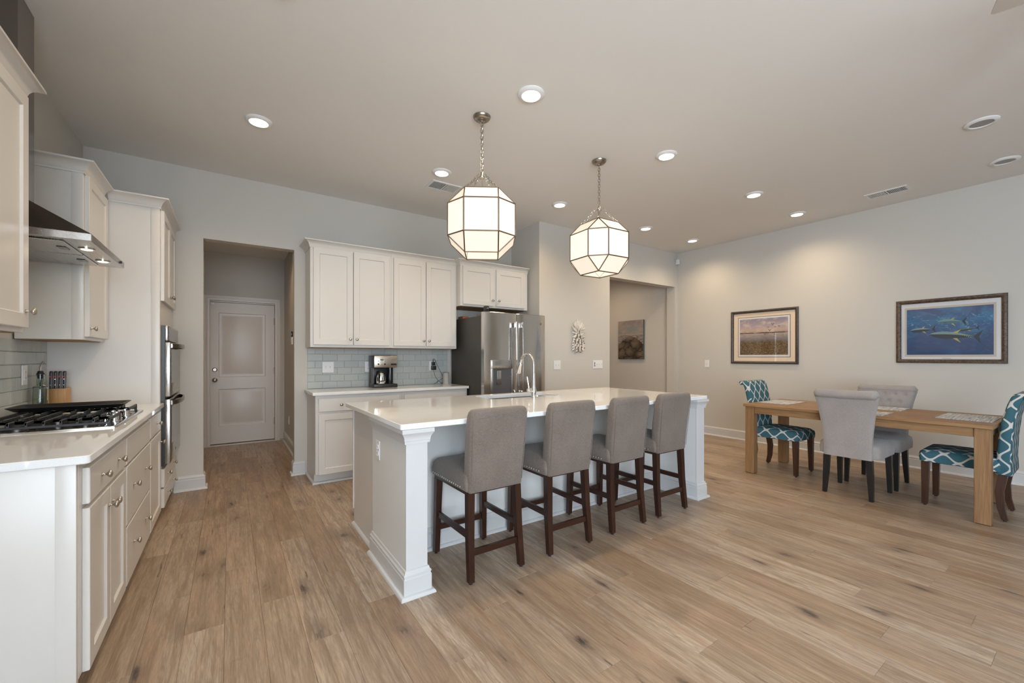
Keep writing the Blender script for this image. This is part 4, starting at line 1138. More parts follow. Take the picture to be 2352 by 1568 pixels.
obj('lever', bm, 'chrome', c)

# ================================================================== BAR STOOLS
def sq_leg(bm, p0, p1, w0, w1):
    """square leg from p0 (top) to p1 (bottom)"""
    p0, p1 = Vector(p0), Vector(p1)
    def r(p, w): h = w / 2; return [p + Vector(q) for q in ((-h, -h, 0), (h, -h, 0), (h, h, 0), (-h, h, 0))]
    return loft(bm, [r(p0, w0), r(p1, w1)])
def bent_leg(pts, ws):
    bm = B()
    def r(p, w): h = w / 2; p = Vector(p); return [p + Vector(q) for q in ((-h, -h, 0), (h, -h, 0), (h, h, 0), (-h, h, 0))]
    return loft(bm, [r(p, w) for p, w in zip(pts, ws)])
def rrz(w, y0, y1, z, r, n=4, x=0.0): return [Vector((p[0] + x, p[1], z)) for p in rr(-w, w, y0, y1, r, n)]
def make_stool():
    """front is +Y, origin on the floor below the seat centre"""
    s = thing('bar_stool', '', 'stool')
    # seat cushion, softly crowned
    R = [rrz(.183, -.225, .222, .505, .012), rrz(.194, -.232, .232, .512, .018), rrz(.197, -.234, .236, .555, .022), rrz(.192, -.232, .231, .592, .030), rrz(.176, -.222, .214, .611, .035), rrz(.130, -.18, .165, .621, .05), rrz(.06, -.09, .08, .625, .04)]
    obj('seat', loft(B(), R), 'stool_linen', s, 60)
    # backrest, leaning slightly, rounded top
    R = []
    for z, w, y0, y1, r in ((.502, .176, -.245, -.170, .012), (.508, .181, -.251, -.165, .020), (.60, .184, -.258, -.172, .022), (.75, .189, -.274, -.190, .022), (.88, .193, -.290, -.212, .022), (.935, .194, -.297, -.224, .024), (.958, .191, -.296, -.232, .028), (.970, .180, -.288, -.242, .02), (.974, .160, -.278, -.252, .012)):
        R.append(rrz(w, y0, y1, z, r))
    b = obj('backrest', loft(B(), R), 'stool_linen', s, 60)
    # stitched seam near the top of the back
    bm = tube(B(), [(-.178, -.2975, .922), (0, -.2985, .928), (.178, -.2975, .922)], .0018, 6)
    obj('seam', bm, 'stool_linen', b)
    bm = tube(B(), [(-.172, -.2545, .535), (-.183, -.2930, .915)], .0018, 6); obj('seam', bm, 'stool_linen', b)
    bm = tube(B(), [(.172, -.2545, .535), (.183, -.2930, .915)], .0018, 6); obj('seam', bm, 'stool_linen', b)
    # nail heads along the bottom edge of the seat
    bm = B()
    for sx in (-1, 1):
        for i in range(15): ball(bm, (sx * .1955, -.160 + i * .026, .524), .0058, 6, 4)
    for i in range(14): ball(bm, (-.169 + i * .026, .235, .524), .0058, 6, 4)
    o = obj('nailhead_trim', bm, 'nickel', s, 80); o['kind'] = 'stuff'
    obj('seat_frame', bx(-.183, .183, -.222, .215, .488, .5045), 'espresso_x', s, 0)
    for sx in (-1, 1):
        obj('leg', bent_leg([(sx * .160, -.212, .5015), (sx * .166, -.222, .25), (sx * .173, -.246, .012)], [.042, .039, .033]), 'espresso_z', s)
        obj('leg', bent_leg([(sx * .166, .190, .4875), (sx * .176, .202, .012)], [.042, .033]), 'espresso_z', s)
        obj('glide', cyl(B(), (sx * .173, -.246, .0005), .010, .011, 10), 'rubber_pad', s)
        obj('glide', cyl(B(), (sx * .176, .202, .0005), .010, .011, 10), 'rubber_pad', s)
        obj('stretcher', bx(sx * .1695 - .010, sx * .1695 + .010, -.201, .176, .240, .276, .002, 1), 'espresso_y', s)
    obj('stretcher', bx(-.150, .150, -.2400, -.2200, .146, .182, .002, 1), 'espresso_x', s)
    obj('stretcher', bx(-.152, .152, .1885, .2085, .150, .186, .002, 1), 'espresso_x', s)
    return s
st = make_stool()
stl = ['grey linen bar stool nearest the camera, first from the left along the island', 'second grey linen bar stool from the left along the island', 'third grey linen bar stool from the left along the island', 'grey linen bar stool at the far right end of the island']
for i, (x, rz) in enumerate(((1.277, .5), (1.852, -.4), (2.424, .6), (2.962, -.6))):
    o = st if i == 0 else copy_tree(st)
    o.location = (x, 2.268, 0); o.rotation_euler.z = math.radians(rz)
    tag(o, stl[i], 'stool', 'bar stools at the island')

# ================================================================== DINING TABLE
T0, T1, U0, U1, TZ = 4.652, 5.560, .500, 2.298, .752
tb = thing('dining_table', 'rustic brown wooden dining table with thick square legs', 'table', (5.106, 1.4, 0))
n = 6
for i in range(n):
    a = T0 + (T1 - T0) * i / n; b = T0 + (T1 - T0) * (i + 1) / n
    obj('tabletop_board', bx(a + .0006, b - .0006, U0, U1, TZ - .028, TZ, .0025, 1), 'table_wood_y', tb)
lw = .088
for (x, y) in ((T0 + .020, U0 + .012), (T1 - .020 - lw, U0 + .012), (T0 + .020, U1 - .012 - lw), (T1 - .020 - lw, U1 - .012 - lw)):
    l_ = obj('leg', bx(x, x + lw, y, y + lw, .004, TZ - .0285, .003, 1), 'table_wood_z', tb)
    obj('glide', bx(x + .008, x + lw - .008, y + .008, y + lw - .008, .0003, .0039), 'rubber_pad', l_, 0)
for x in (T0 + .034, T1 - .034 - .022): obj('apron', bx(x, x + .022, U0 + .101, U1 - .101, TZ - .098, TZ - .0285, .002, 1), 'table_wood_y', tb)
for y in (U0 + .026, U1 - .026 - .022): obj('apron', bx(T0 + .109, T1 - .109, y, y + .022, TZ - .098, TZ - .0285, .002, 1), 'table_wood_x', tb)
def placemat(label, x0, x1, y0, y1):
    bm = B(); nx, ny = 10, 8
    def zz(u, v): return TZ + .0008 + .0012 * (math.sin(u * 9 + x0 * 7) * math.sin(v * 7 + y0 * 5) + 1)
    top = [[bm.verts.new((x0 + (x1 - x0) * i / nx, y0 + (y1 - y0) * j / ny, zz(i / nx, j / ny) + .0022)) for i in range(nx + 1)] for j in range(ny + 1)]
    bot = [[bm.verts.new((x0 + (x1 - x0) * i / nx, y0 + (y1 - y0) * j / ny, TZ + .0006)) for i in range(nx + 1)] for j in range(ny + 1)]
    for j in range(ny):
        for i in range(nx):
            bm.faces.new((top[j][i], top[j][i + 1], top[j + 1][i + 1], top[j + 1][i]))
            bm.faces.new((bot[j][i], bot[j + 1][i], bot[j + 1][i + 1], bot[j][i + 1]))
    for i in range(nx):
        bm.faces.new((top[0][i], bot[0][i], bot[0][i + 1], top[0][i + 1])); bm.faces.new((top[ny][i], top[ny][i + 1], bot[ny][i + 1], bot[ny][i]))
    for j in range(ny):
        bm.faces.new((top[j][0], top[j + 1][0], bot[j + 1][0], bot[j][0])); bm.faces.new((top[j][nx], bot[j][nx], bot[j + 1][nx], top[j + 1][nx]))
    tag(obj('placemat', bm, 'mat_stripe', None, 40), label, 'placemat', 'woven placemats on the dining table')
m = pbr('mat_stripe', (0.5, 0.5, 0.5), 0.9, 0, 0, .2); t = NT(m)
n1 = t.noise(t.coord(scale=(5, 110, 1)), 1.0, 3); n2 = t.noise(t.coord(scale=(300, 300, 300)), 1.0, 1)
t.base(t.mix(t.ramp(n1, [(0.40, 0.0), (0.60, 1.0)]), (0.27, 0.30, 0.35), (0.64, 0.62, 0.60))); t.bump(n2, .3, .002)
placemat('grey woven placemat at the table end before the far teal chair', 4.905, 5.375, 1.955, 2.265)
placemat('grey woven placemat at the near table end before the right teal chair', 4.900, 5.400, .530, .850)
placemat('grey woven placemat before the tufted chair by the wall', 5.215, 5.535, 1.130, 1.590)
placemat('grey woven placemat partly hidden by the chair with its back turned', 4.675, 4.985, 1.130, 1.590)

# ================================================================== TEAL DINING CHAIRS
def make_teal(name='dining_chair'):
    s = thing(name, '', 'chair')
    R = [rrz(.205, -.215, .205, .372, .015), rrz(.222, -.228, .232, .378, .03), rrz(.226, -.230, .238, .420, .035), rrz(.222, -.228, .234, .452, .045), rrz(.200, -.215, .212, .475, .06), rrz(.14, -.17, .15, .487, .07), rrz(.06, -.08, .07, .491, .05)]
    obj('seat', loft(B(), R), 'teal_ogee', s, 60, 'boxswap')
    R = []
    for z, w, y0, y1, r in ((.352, .200, -.272, -.200, .012), (.360, .210, -.280, -.192, .025), (.47, .212, -.276, -.196, .028), (.62, .216, -.280, -.206, .028), (.78, .222, -.294, -.226, .028), (.90, .226, -.318, -.254, .026), (.955, .228, -.338, -.272, .028), (.978, .224, -.350, -.285, .030), (.988, .210, -.345, -.300, .02)):
        R.append(rrz(w, y0, y1, z, r))
    b = obj('backrest', loft(B(), R), 'teal_ogee', s, 60, 'box')
    bm = lathe(B(), [(.010, -.226), (.021, -.222), (.024, -.212), (.024, .212), (.021, .222), (.010, .226)], (0, -.352, .962), 16, 'x')
    obj('top_roll', bm, 'teal_ogee', b, 60, 'box')
    for sx in (-1, 1):
        obj('leg', bent_leg([(sx * .190, .195, .3715), (sx * .192, .200, .012)], [.050, .036]), 'walnut_leg', s)
        obj('leg', bent_leg([(sx * .180, -.232, .3515), (sx * .186, -.214, .22), (sx * .192, -.222, .10), (sx * .196, -.242, .012)], [.050, .046, .040, .034]), 'walnut_leg', s)
        obj('glide', cyl(B(), (sx * .192, .200, .0005), .010, .011, 10), 'rubber_pad', s)
        obj('glide', cyl(B(), (sx * .196, -.242, .0005), .010, .011, 10), 'rubber_pad', s)
    return s
tc_ = make_teal()
tc_.location = (5.105, .712, 0); tag(tc_, 'teal trellis-pattern dining chair at the near right end of the table', 'chair', 'teal patterned dining chairs')
o = copy_tree(tc_); o.location = (5.105, 2.085, 0); o.rotation_euler.z = PI
tag(o, 'teal trellis-pattern dining chair at the far left end of the table', 'chair', 'teal patterned dining chairs')

# ================================================================== GREY ROLL-BACK CHAIRS
def make_roll():
    s = thing('dining_chair', '', 'chair')
    R = [rrz(.205, -.20, .22, .362, .02), rrz(.222, -.222, .245, .368, .04), rrz(.226, -.226, .252, .42, .045), rrz(.222, -.224, .248, .468, .055), rrz(.200, -.21, .226, .492, .07), rrz(.13, -.16, .15, .503, .08), rrz(.05, -.07, .06, .506, .04)]
    obj('seat', loft(B(), R), 'chair_linen', s, 60)
    # backrest flares outward and backward; the inner face is tufted
    NZ, NX = 40, 44
    def halfw(z):
        u = max(0, min(1, (z - .356) / .56)); return .176 + .062 * u ** 2.2
    def yb(z):
        u = max(0, (z - .356) / .56); return -.246 - .050 * u ** 2
    buttons = []
    for r_ in range(5):
        z = .575 + r_ * .078; nb = 4 if r_ % 2 else 5
        for k in range(nb): buttons.append(((k - (nb - 1) / 2) * .078, z))
    def front(x, z):
        w = halfw(z)
        u = x / w
        edge = max(0.0, 1 - abs(u) ** 8)
        y = yb(z) + .030 + .048 * edge ** .5
        dmin = 0
        for (bx__, bz) in buttons:
            dd = math.hypot(x - bx__, z - bz)
            dmin = max(dmin, math.exp(-(dd / .014) ** 2) * .020 + math.exp(-(dd / .045) ** 2) * .005)
        return y - dmin
    bm = B(); F_, K_ = [], []
    for j in range(NZ + 1):
        z = .356 + (.915 - .356) * j / NZ; w = halfw(z)
        F_.append([bm.verts.new((w * (2 * i / NX - 1), front(w * (2 * i / NX - 1), z), z)) for i in range(NX + 1)])
        K_.append([bm.verts.new((w * (2 * i / NX - 1), yb(z) - .012 * (1 - abs(2 * i / NX - 1) ** 10), z)) for i in range(NX + 1)])
    for j in range(NZ):
        for i in range(NX):
            bm.faces.new((F_[j][i], F_[j][i + 1], F_[j + 1][i + 1], F_[j + 1][i])); bm.faces.new((K_[j][i], K_[j + 1][i], K_[j + 1][i + 1], K_[j][i + 1]))
        bm.faces.new((F_[j][0], F_[j + 1][0], K_[j + 1][0], K_[j][0])); bm.faces.new((F_[j][NX], K_[j][NX], K_[j + 1][NX], F_[j + 1][NX]))
    for i in range(NX):
        bm.faces.new((F_[0][i], K_[0][i], K_[0][i + 1], F_[0][i + 1])); bm.faces.new((F_[NZ][i], F_[NZ][i + 1], K_[NZ][i + 1], K_[NZ][i]))
    b = obj('backrest', bm, 'chair_linen', s, 60)
    for (bx__, bz) in buttons:
        obj('button', ball(B(), (bx__, front(bx__, bz) + .001, bz), .008, 10, 6, (1, .5, 1)), 'chair_linen', b, 80)
    # rolled top
    R = []
    for u in [i / 20 for i in range(21)]:
        x = -.240 + .480 * u; e_ = min(1, min(u, 1 - u) * 22); rad = .041 * math.sqrt(max(.02, 1 - (1 - e_) ** 2))
        sag = -.006 * math.sin(PI * u)
        R.append([Vector((x, -.290 + rad * 1.15 * math.cos(a), .932 + sag + rad * math.sin(a))) for a in [2 * PI * k / 16 for k in range(16)]])
    obj('top_roll', loft(B(), R), 'chair_linen', s, 70)
    for sx in (-1, 1):
        obj('leg', bent_leg([(sx * .185, .195, .3615), (sx * .190, .212, .0005)], [.046, .030]), 'black_leg', s)
        obj('leg', bent_leg([(sx * .155, -.225, .3555), (sx * .162, -.222, .20), (sx * .172, -.232, .0005)], [.046, .042, .030]), 'black_leg', s)
    return s
rc = make_roll()
rc.location = (4.852, 1.363, 0); rc.rotation_euler.z = -PI / 2
tag(rc, 'light grey roll-top dining chair with its back to the camera', 'chair', 'grey roll-top dining chairs')
o = copy_tree(rc); o.location = (5.395, 1.345, 0); o.rotation_euler.z = PI / 2
tag(o, 'light grey tufted roll-top dining chair facing the camera by the wall', 'chair', 'grey roll-top dining chairs')

# ================================================================== PENDANT LANTERNS
def chain_link(bm, c, L, W, r, tw, d=Vector((0, 0, 1))):
    pts = []
    for i in range(12):
        a = 2 * PI * i / 12; x = W * math.cos(a); z = L * math.sin(a)
        z = max(-L, min(L, z * 1.15)); pts.append(Vector((x * math.cos(tw), x * math.sin(tw), z)))
    q = Vector((0, 0, 1)).rotation_difference(d.normalized())
    tube(bm, [c + q @ p for p in pts], r, 5, True)
def make_pendant():
    """origin at the ceiling"""
    s = thing('pendant_lantern', '', 'pendant light')
    zc = H
    w1, w2 = .240, .172; k = w2 * .7071; hw = w1 / 2; R_ = hw + k
    Z = [2.020 - zc, 2.137 - zc, 2.368 - zc, 2.484 - zc]
    oct_ = [(R_, -hw), (R_, hw), (hw, R_), (-hw, R_), (-R_, hw), (-R_, -hw), (-hw, -R_), (hw, -R_)]
    sqr = [(hw, -hw), (hw, hw), (-hw, hw), (-hw, -hw)]
    LO = [Vector((x, y, Z[1])) for x, y in oct_]; HI = [Vector((x, y, Z[2])) for x, y in oct_]
    BT = [Vector((x, y, Z[0])) for x, y in sqr]; TP = [Vector((x, y, Z[3])) for x, y in sqr]
    faces = []
    for i in range(8): faces.append(('opal_belt' if True else '', [LO[i], LO[(i + 1) % 8], HI[(i + 1) % 8], HI[i]]))
    # sloping quads beside the wide belt faces, triangles at the corners
    quads = [(0, 1, 0, 1), (2, 3, 1, 2), (4, 5, 2, 3), (6, 7, 3, 0)]
    for (i, j, p, q) in quads:
        faces.append(('opal_slope', [HI[i], HI[j], TP[q], TP[p]])); faces.append(('opal_slope', [LO[j], LO[i], BT[p], BT[q]]))
    tris = [(1, 2, 1), (3, 4, 2), (5, 6, 3), (7, 0, 0)]
    for (i, j, p) in tris:
        faces.append(('opal_slope', [HI[i], HI[j], TP[p]])); faces.append(('opal_slope', [LO[j], LO[i], BT[p]]))
    faces.append(('opal_slope', TP))
    cen = Vector((0, 0, (Z[1] + Z[2]) / 2)); edges = set()
    for mt, f in faces:
        c_ = sum(f, Vector()) / len(f)
        nrm = (f[1] - f[0]).cross(f[2] - f[0]).normalized()
        if nrm.dot(c_ - cen) < 0: nrm = -nrm
        bm = B(); ins = [p + (c_ - p) * .012 for p in f]
        loft(bm, [[p - nrm * .0035 for p in ins], list(ins)])
        obj('glass_panel', bm, mt, s, 0)
        for a, b in zip(f, f[1:] + f[:1]):
            key = tuple(sorted((tuple(round(v, 4) for v in a), tuple(round(v, 4) for v in b)))); edges.add(key)
    bm = B()
    for a, b in sorted(edges): tube(bm, [a, b], .0052, 6)
    obj('frame', bm, 'bronze', s)
    # hub, rod, chains, canopy
    hz = 2.625 - zc
    obj('rod', cyl(B(), (0, 0, Z[3]), .006, hz - Z[3] - .015, 10), 'nickel', s)
    obj('hub', lathe(B(), [(.008, -.030), (.020, -.024), (.022, -.014), (.012, -.008), (.012, .016), (.008, .022)], (0, 0, hz), 16), 'nickel', s)
    for (x, y) in sqr:
        p1 = Vector((x * .96, y * .96, Z[3] + .004)); p0 = Vector((x * .22, y * .22, hz - .006)); bm = B(); N = 8
        for i in range(N):
            u = (i + .5) / N; p = p0.lerp(p1, u); p.z -= .012 * math.sin(PI * u)
            chain_link(bm, p, (p1 - p0).length / N * .64, .0085, .0022, PI / 2 * (i % 2), p1 - p0)
        obj('corner_chain', bm, 'nickel', s)['kind'] = 'stuff'
    bm = B(); N = 15; top = -.045
    for i in range(N): chain_link(bm, Vector((0, 0, hz + .018 + (top - hz - .018) * (i + .5) / N)), (top - hz) / N * .66, .0105, .0030, PI / 2 * (i % 2) + .4)
    obj('chain', bm, 'nickel', s)['kind'] = 'stuff'
    obj('canopy', lathe(B(), [(.008, -.046), (.014, -.044), (.022, -.034), (.030, -.033), (.034, -.028), (.052, -.024), (.062, -.014), (.066, -.002), (.066, -.0005)], (0, 0, 0), 28), 'dark_nickel', s)
    return s
pd = make_pendant()
pd.location = (1.556, 2.669, H); pd.rotation_euler.z = math.radians(-31.5)
tag(pd, 'glowing faceted white glass lantern on a chain, the nearer of the two', 'pendant light', 'lantern pendants above the island')
o = copy_tree(pd); o.location = (2.794, 2.664, H); o.rotation_euler.z = math.radians(-3.0)
tag(o, 'glowing faceted white glass lantern on a chain, the farther of the two', 'pendant light', 'lantern pendants above the island')

# ================================================================== CEILING FITTINGS
def make_downlight():
    s = thing('downlight', '', 'ceiling light')
    obj('trim_ring', lathe(B(), [(.092, -.0005), (.092, -.006), (.086, -.012), (.072, -.017), (.064, -.018), (.062, -.015), (.060, -.0005)], (0, 0, 0), 32), 'plastic_white', s, 40)
    obj('lens', lathe(B(), [(.0595, -.0005), (.0595, -.0125), (.050, -.0135), (.020, -.014)], (0, 0, 0), 28), 'lens_glow', s, 40)
    ld = bpy.data.lights.new('downlight_lamp', 'SPOT'); ld.energy = DOWNLIGHT_W; ld.color = DOWNLIGHT_COL
    ld.spot_size = math.radians(150); ld.spot_blend = .9; ld.shadow_soft_size = .055
    lo = bpy.data.objects.new('downlight_lamp', ld); COL.objects.link(lo); lo.parent = s; lo.location = (0, 0, -.03)
    return s
dlt = make_downlight()
DL = [(1.697, 2.247, 'lit recessed ceiling light just right of the nearer lantern chain'), (.182, 3.675, 'lit recessed ceiling light above the doorway side, leftmost'),
      (1.700, 3.690, 'lit recessed ceiling light beside the square ceiling vent left of the nearer lantern'), (3.205, 3.684, 'lit recessed ceiling light between the two lantern chains'),
      (3.206, 2.248, 'lit recessed ceiling light just right of the farther lantern chain'), (4.778, 2.245, 'lit recessed ceiling light over the near side of the dining table'),
      (5.872, 2.242, 'lit recessed ceiling light nearest the dining wall picture of the marsh'), (4.785, 3.685, 'lit recessed ceiling light before the corridor opening'),
      (5.880, 3.665, 'lit recessed ceiling light in the far corner by the motion sensor'), (.190, 2.247, 'lit recessed ceiling light cut by the top edge of the picture')]
for i, (x, y, lab) in enumerate(DL):
    o = dlt if i == 0 else copy_tree(dlt)
    o.location = (x, y, H); tag(o, lab, 'ceiling light', 'recessed ceiling lights')
for (x, y, z, e_, lab) in ((.44, 5.75, 2.74, 34, 'recessed ceiling light inside the mud room'), (5.55, 5.55, H, 48, 'added unseen ceiling light brightening the corridor')):  # the corridor one is added out of view to brighten its wall
    o = copy_tree(dlt); o.location = (x, y, z); tag(o, lab, 'ceiling light', 'recessed ceiling lights')
    for ch in o.children:
        if ch.type == 'LIGHT': ch.data = ch.data.copy(); ch.data.energy = e_; ch.data.color = (1.0, 0.68, 0.39)
# two unlit cans on the right
for i, (x, y, lab) in enumerate(((4.747, .570, 'unlit round ceiling can, the nearer of two at the upper right'), (5.844, .560, 'unlit round ceiling can, the farther of two at the upper right'))):
    s = thing('ceiling_can', lab, 'ceiling light', (x, y, H), 'unlit ceiling cans')
    obj('trim_ring', lathe(B(), [(.095, -.0005), (.095, -.006), (.090, -.011), (.070, -.016), (.066, -.014), (.064, -.0005)], (x, y, H), 32), 'plastic_white', s, 40)
    obj('grille', lathe(B(), [(.0635, -.0005), (.0635, -.009), (.02, -.0095)], (x, y, H), 28), 'can_grey', s, 40)
# supply vents
def vent(label, cx_, cy_, lx, ly):
    s = thing('ceiling_vent', label, 'vent', (cx_, cy_, H), 'ceiling vents')
    bm = B()
    for (a, b, c_, d_) in ((-lx, lx, -ly, -ly + .022), (-lx, lx, ly - .022, ly), (-lx, -lx + .022, -ly + .022, ly - .022), (lx - .022, lx, -ly + .022, ly - .022)): box(bm, cx_ + a, cx_ + b, cy_ + c_, cy_ + d_, H - .008, H - .0005)
    obj('frame', bm, 'plastic_white', s, 0)
    obj('duct', bx(cx_ - lx + .022, cx_ + lx - .022, cy_ - ly + .022, cy_ + ly - .022, H - .0015, H - .0005), 'grey_plastic', s, 0)
    long_x = lx > ly
    L = (lx if long_x else ly) - .024; n = 22
    for i in range(n):
        p = -L + 2 * L * (i + .5) / n
        if abs(p) < .008: continue
        t_ = .0035 if p > 0 else .0015
        if long_x: bb = bx(cx_ + p - t_, cx_ + p + t_, cy_ - ly + .024, cy_ + ly - .024, H - .007, H - .002)
        else: bb = bx(cx_ - lx + .024, cx_ + lx - .024, cy_ + p - t_, cy_ + p + t_, H - .007, H - .002)
        obj('slat', bb, 'plastic_white', s, 0)
    if long_x: obj('divider', bx(cx_ - .006, cx_ + .006, cy_ - ly + .023, cy_ + ly - .023, H - .0075, H - .002), 'plastic_white', s, 0)
    else: obj('divider', bx(cx_ - lx + .023, cx_ + lx - .023, cy_ - .006, cy_ + .006, H - .0075, H - .002), 'plastic_white', s, 0)
vent('white slatted ceiling vent beside the recessed light left of the nearer lantern', 1.862, 3.995, .165, .105)
vent('white slatted ceiling vent at the upper right near the dining wall', 5.915, 1.392, .095, .175)
# ceiling fan, of which one blade tip shows at the top right
s = thing('ceiling_fan', 'ceiling fan, only one pale blade tip showing at the top right corner', 'ceiling fan', (2.86, -.40, H))
fx, fy, fz = 2.86, -.40, 2.745
obj('canopy', lathe(B(), [(.020, -.075), (.055, -.06), (.070, -.03), (.070, -.0005)], (fx, fy, H), 24), 'plastic_white', s)
obj('downrod', cyl(B(), (fx, fy, 2.80), .012, .185, 12), 'plastic_white', s)
obj('motor', lathe(B(), [(.03, -.07), (.09, -.06), (.11, -.03), (.11, .03), (.09, .06), (.02, .085)], (fx, fy, fz + .01), 28), 'plastic_white', s)
pbr('fan_blade', (0.50, 0.44, 0.38), .5)
a0 = math.atan2(.36 + .30, 2.60 - 2.80)
for i in range(5):
    a = a0 + 2 * PI * i / 5
    bm = B(); R = []
    for r_, w_ in ((.10, .035), (.18, .05), (.40, .062), (.62, .068), (.700, .066), (.712, .058)):
        R.append([Vector((r_, -w_, -.003)), Vector((r_, w_, -.003)), Vector((r_, w_, .003)), Vector((r_, -w_, .003))])
    loft(bm, R); xform(bm, Matrix.Translation((fx, fy, fz)) @ Matrix.Rotation(a, 4, 'Z'))
    obj('blade', bm, 'fan_blade', s)

# ================================================================== PICTURES
def m_frame(name, c0, c1, sc):
    m = pbr(name, c0, .45); t = NT(m); n = t.noise(t.coord(scale=sc), 1.0, 3)
    t.base(t.mix(t.ramp(n, [(0.35, 0.0), (0.65, 1.0)]), c0, c1)); t.bump(n, .3, .003)
m_frame('frame_bronze', (0.045, 0.028, 0.018), (0.13, 0.085, 0.055), (60, 60, 60))
m_frame('frame_brown', (0.035, 0.026, 0.022), (0.085, 0.066, 0.054), (30, 30, 160))
RW = fnX(XR)
def framed(label, y0, y1, z0, z1, fw, fmat, layers, printmat):
    s = thing('framed_picture', label, 'picture', (XR, (y0 + y1) / 2, z0), 'framed pictures on the dining wall')
    prof = [(0, .002), (0, .020), (.006, .026), (fw * .5, .030), (fw * .8, .024), (fw, .014), (fw, .002)]
    bm = B()
    path = [(y0, z0), (y1, z0), (y1, z1), (y0, z1), (y0, z0)]
    P = [Vector(p) for p in path[:-1]]; N = 4; rings = []
    cs = [(1, 1), (-1, 1), (-1, -1), (1, -1)]
    for p, c_ in zip(P, cs): rings.append([RW(p.x + c_[0] * o_, p.y + c_[1] * o_, d) for o_, d in prof])
    vr = [[bm.verts.new(q) for q in r] for r in rings]; vr.append(vr[0])
    for a, b in zip(vr[:-1], vr[1:]):
        for i in range(len(prof)): bm.faces.new((a[i], a[(i + 1) % len(prof)], b[(i + 1) % len(prof)], b[i]))
    obj('frame', bm, fmat, s, 30)
    d = .004
    for (ins, mt) in layers:
        bm = B(); fbox(bm, RW, y0 + ins[0], y1 - ins[0], z0 + ins[1], z1 - ins[2], d - .0012, d); obj('mat_board' if mt.startswith('mat') else 'paper', bm, mt, s, 0); d += .0014
    ins = layers[-1][2] if len(layers[-1]) > 2 else None
    return s, d
# marsh picture
def sheet(s, y0, y1, z0, z1, d, mt):
    bm = B(); quad(bm, [RW(y0, z0, d), RW(y1, z0, d), RW(y1, z1, d), RW(y0, z1, d)])
    o = obj('print', bm, mt, s, 0, 'yz'); return o
def flat_poly(s, name, pts, y0, y1, z0, z1, d, mt):
    """thin painted shape on the print; pts in print coordinates, u left to right as seen, v up"""
    bm = B(); F_ = [RW(y1 - u * (y1 - y0), z0 + v * (z1 - z0), d + .0004) for u, v in pts]
    f = bm.faces.new([bm.verts.new(p) for p in F_])
    return obj(name, bm, mt, s, 0)
y0, y1, z0, z1 = 2.437, 3.354, 1.162, 1.956
s, d = framed('marsh landscape print in a dark frame with wide cream mat', y0, y1, z0, z1, .038, 'frame_brown',
              [((.03, .03, .03), 'mat_cream'), ((.100, .098, .098), 'mat_dark'), ((.107, .105, .105), 'paper_white')], None)
pr = (y0 + .130, y1 - .130, z0 + .132, z1 - .128)
sheet(s, *pr, d, 'marsh_print')
def bird(u, v, sz, fl):
    W = [(-1, .35 * fl), (-.45, .75 * fl), (0, .1), (.5, .7 * fl), (1, .25 * fl), (.45, .35 * fl), (.1, -.25), (-.25, -.2), (-.4, .4 * fl)]
    flat_poly(s, 'painted_bird', [(u + sz * a, v + sz * b * 1.3) for a, b in W], *pr, d, 'ink')
for (u, v, sz, fl) in ((.70, .80, .030, 2.2), (.61, .755, .030, .3), (.75, .752, .030, .4), (.83, .760, .032, .9), (.64, .655, .035, 1.2), (.54, .555, .028, .8), (.74, .552, .032, .3)): bird(u, v, sz, fl)
bm = B(); fbox(bm, RW, y0 + .036, y1 - .036, z0 + .036, z1 - .036, .0105, .0118); obj('glazing', bm, 'picture_glass', s, 0)
# tuna picture
y0, y1, z0, z1 = .595, 1.432, 1.196, 1.908
s, d = framed('blue underwater print of swimming fish in a bronze frame', y0, y1, z0, z1, .042, 'frame_bronze',
              [((.03, .03, .03), 'mat_white'), ((.072, .068, .082), 'mat_linen' if 'mat_linen' in MAT else 'mat_cream2')] if False else [((.03, .03, .03), 'mat_white')], None)
pbr('mat_linen', (0.56, 0.49, 0.42), .8)
bm = B(); fbox(bm, RW, y0 + .076, y1 - .070, z0 + .070, z1 - .084, d - .0012, d); obj('mat_border', bm, 'mat_linen', s, 0); d += .0006
pr = (y0 + .094, y1 - .088, z0 + .092, z1 - .106)
sheet(s, *pr, d, 'ocean_print')
def fish(u, v, L, hgt, tilt, back, belly, depth):
    """a tuna seen from the side, head to the left"""
    ct, st_ = math.cos(tilt), math.sin(tilt)
    asp = (pr[1] - pr[0]) / (pr[3] - pr[2])
    def T(pts): return [(u + (a * ct - b * st_), v + (a * st_ + b * ct) * asp) for a, b in pts]
    N = 12
    up = [(L * (i / N), hgt * math.sin(PI * min(1, (i / N) ** .75)) * .5) for i in range(N + 1)]
    lo_ = [(L * (i / N), -hgt * math.sin(PI * min(1, (i / N) ** .75)) * .5) for i in range(N, -1, -1)]
    fz_ = d + depth
    flat_poly(s, 'painted_fish', T(up + lo_[1:-1]), *pr, fz_, belly)
    flat_poly(s, 'painted_fish_back', T(up + [(L * (i / N), hgt * .12 * math.sin(PI * (i / N))) for i in range(N - 1, 0, -1)]), *pr, fz_ + .0003, back)
    flat_poly(s, 'painted_tail', T([(L * .97, 0), (L * 1.17, hgt * .95), (L * 1.10, 0), (L * 1.15, -hgt * .95)]), *pr, fz_ + .0002, 'fish_dark')
    flat_poly(s, 'painted_fin', T([(L * .52, hgt * .40), (L * .70, hgt * .85), (L * .62, hgt * .30)]), *pr, fz_ + .0004, 'fin_yellow')
    flat_poly(s, 'painted_fin', T([(L * .55, -hgt * .40), (L * .74, -hgt * .95), (L * .64, -hgt * .34)]), *pr, fz_ + .0004, 'fin_yellow')
    flat_poly(s, 'painted_fin', T([(L * .25, -hgt * .10), (L * .44, -hgt * .22), (L * .28, -hgt * .25)]), *pr, fz_ + .0004, 'fish_dark')
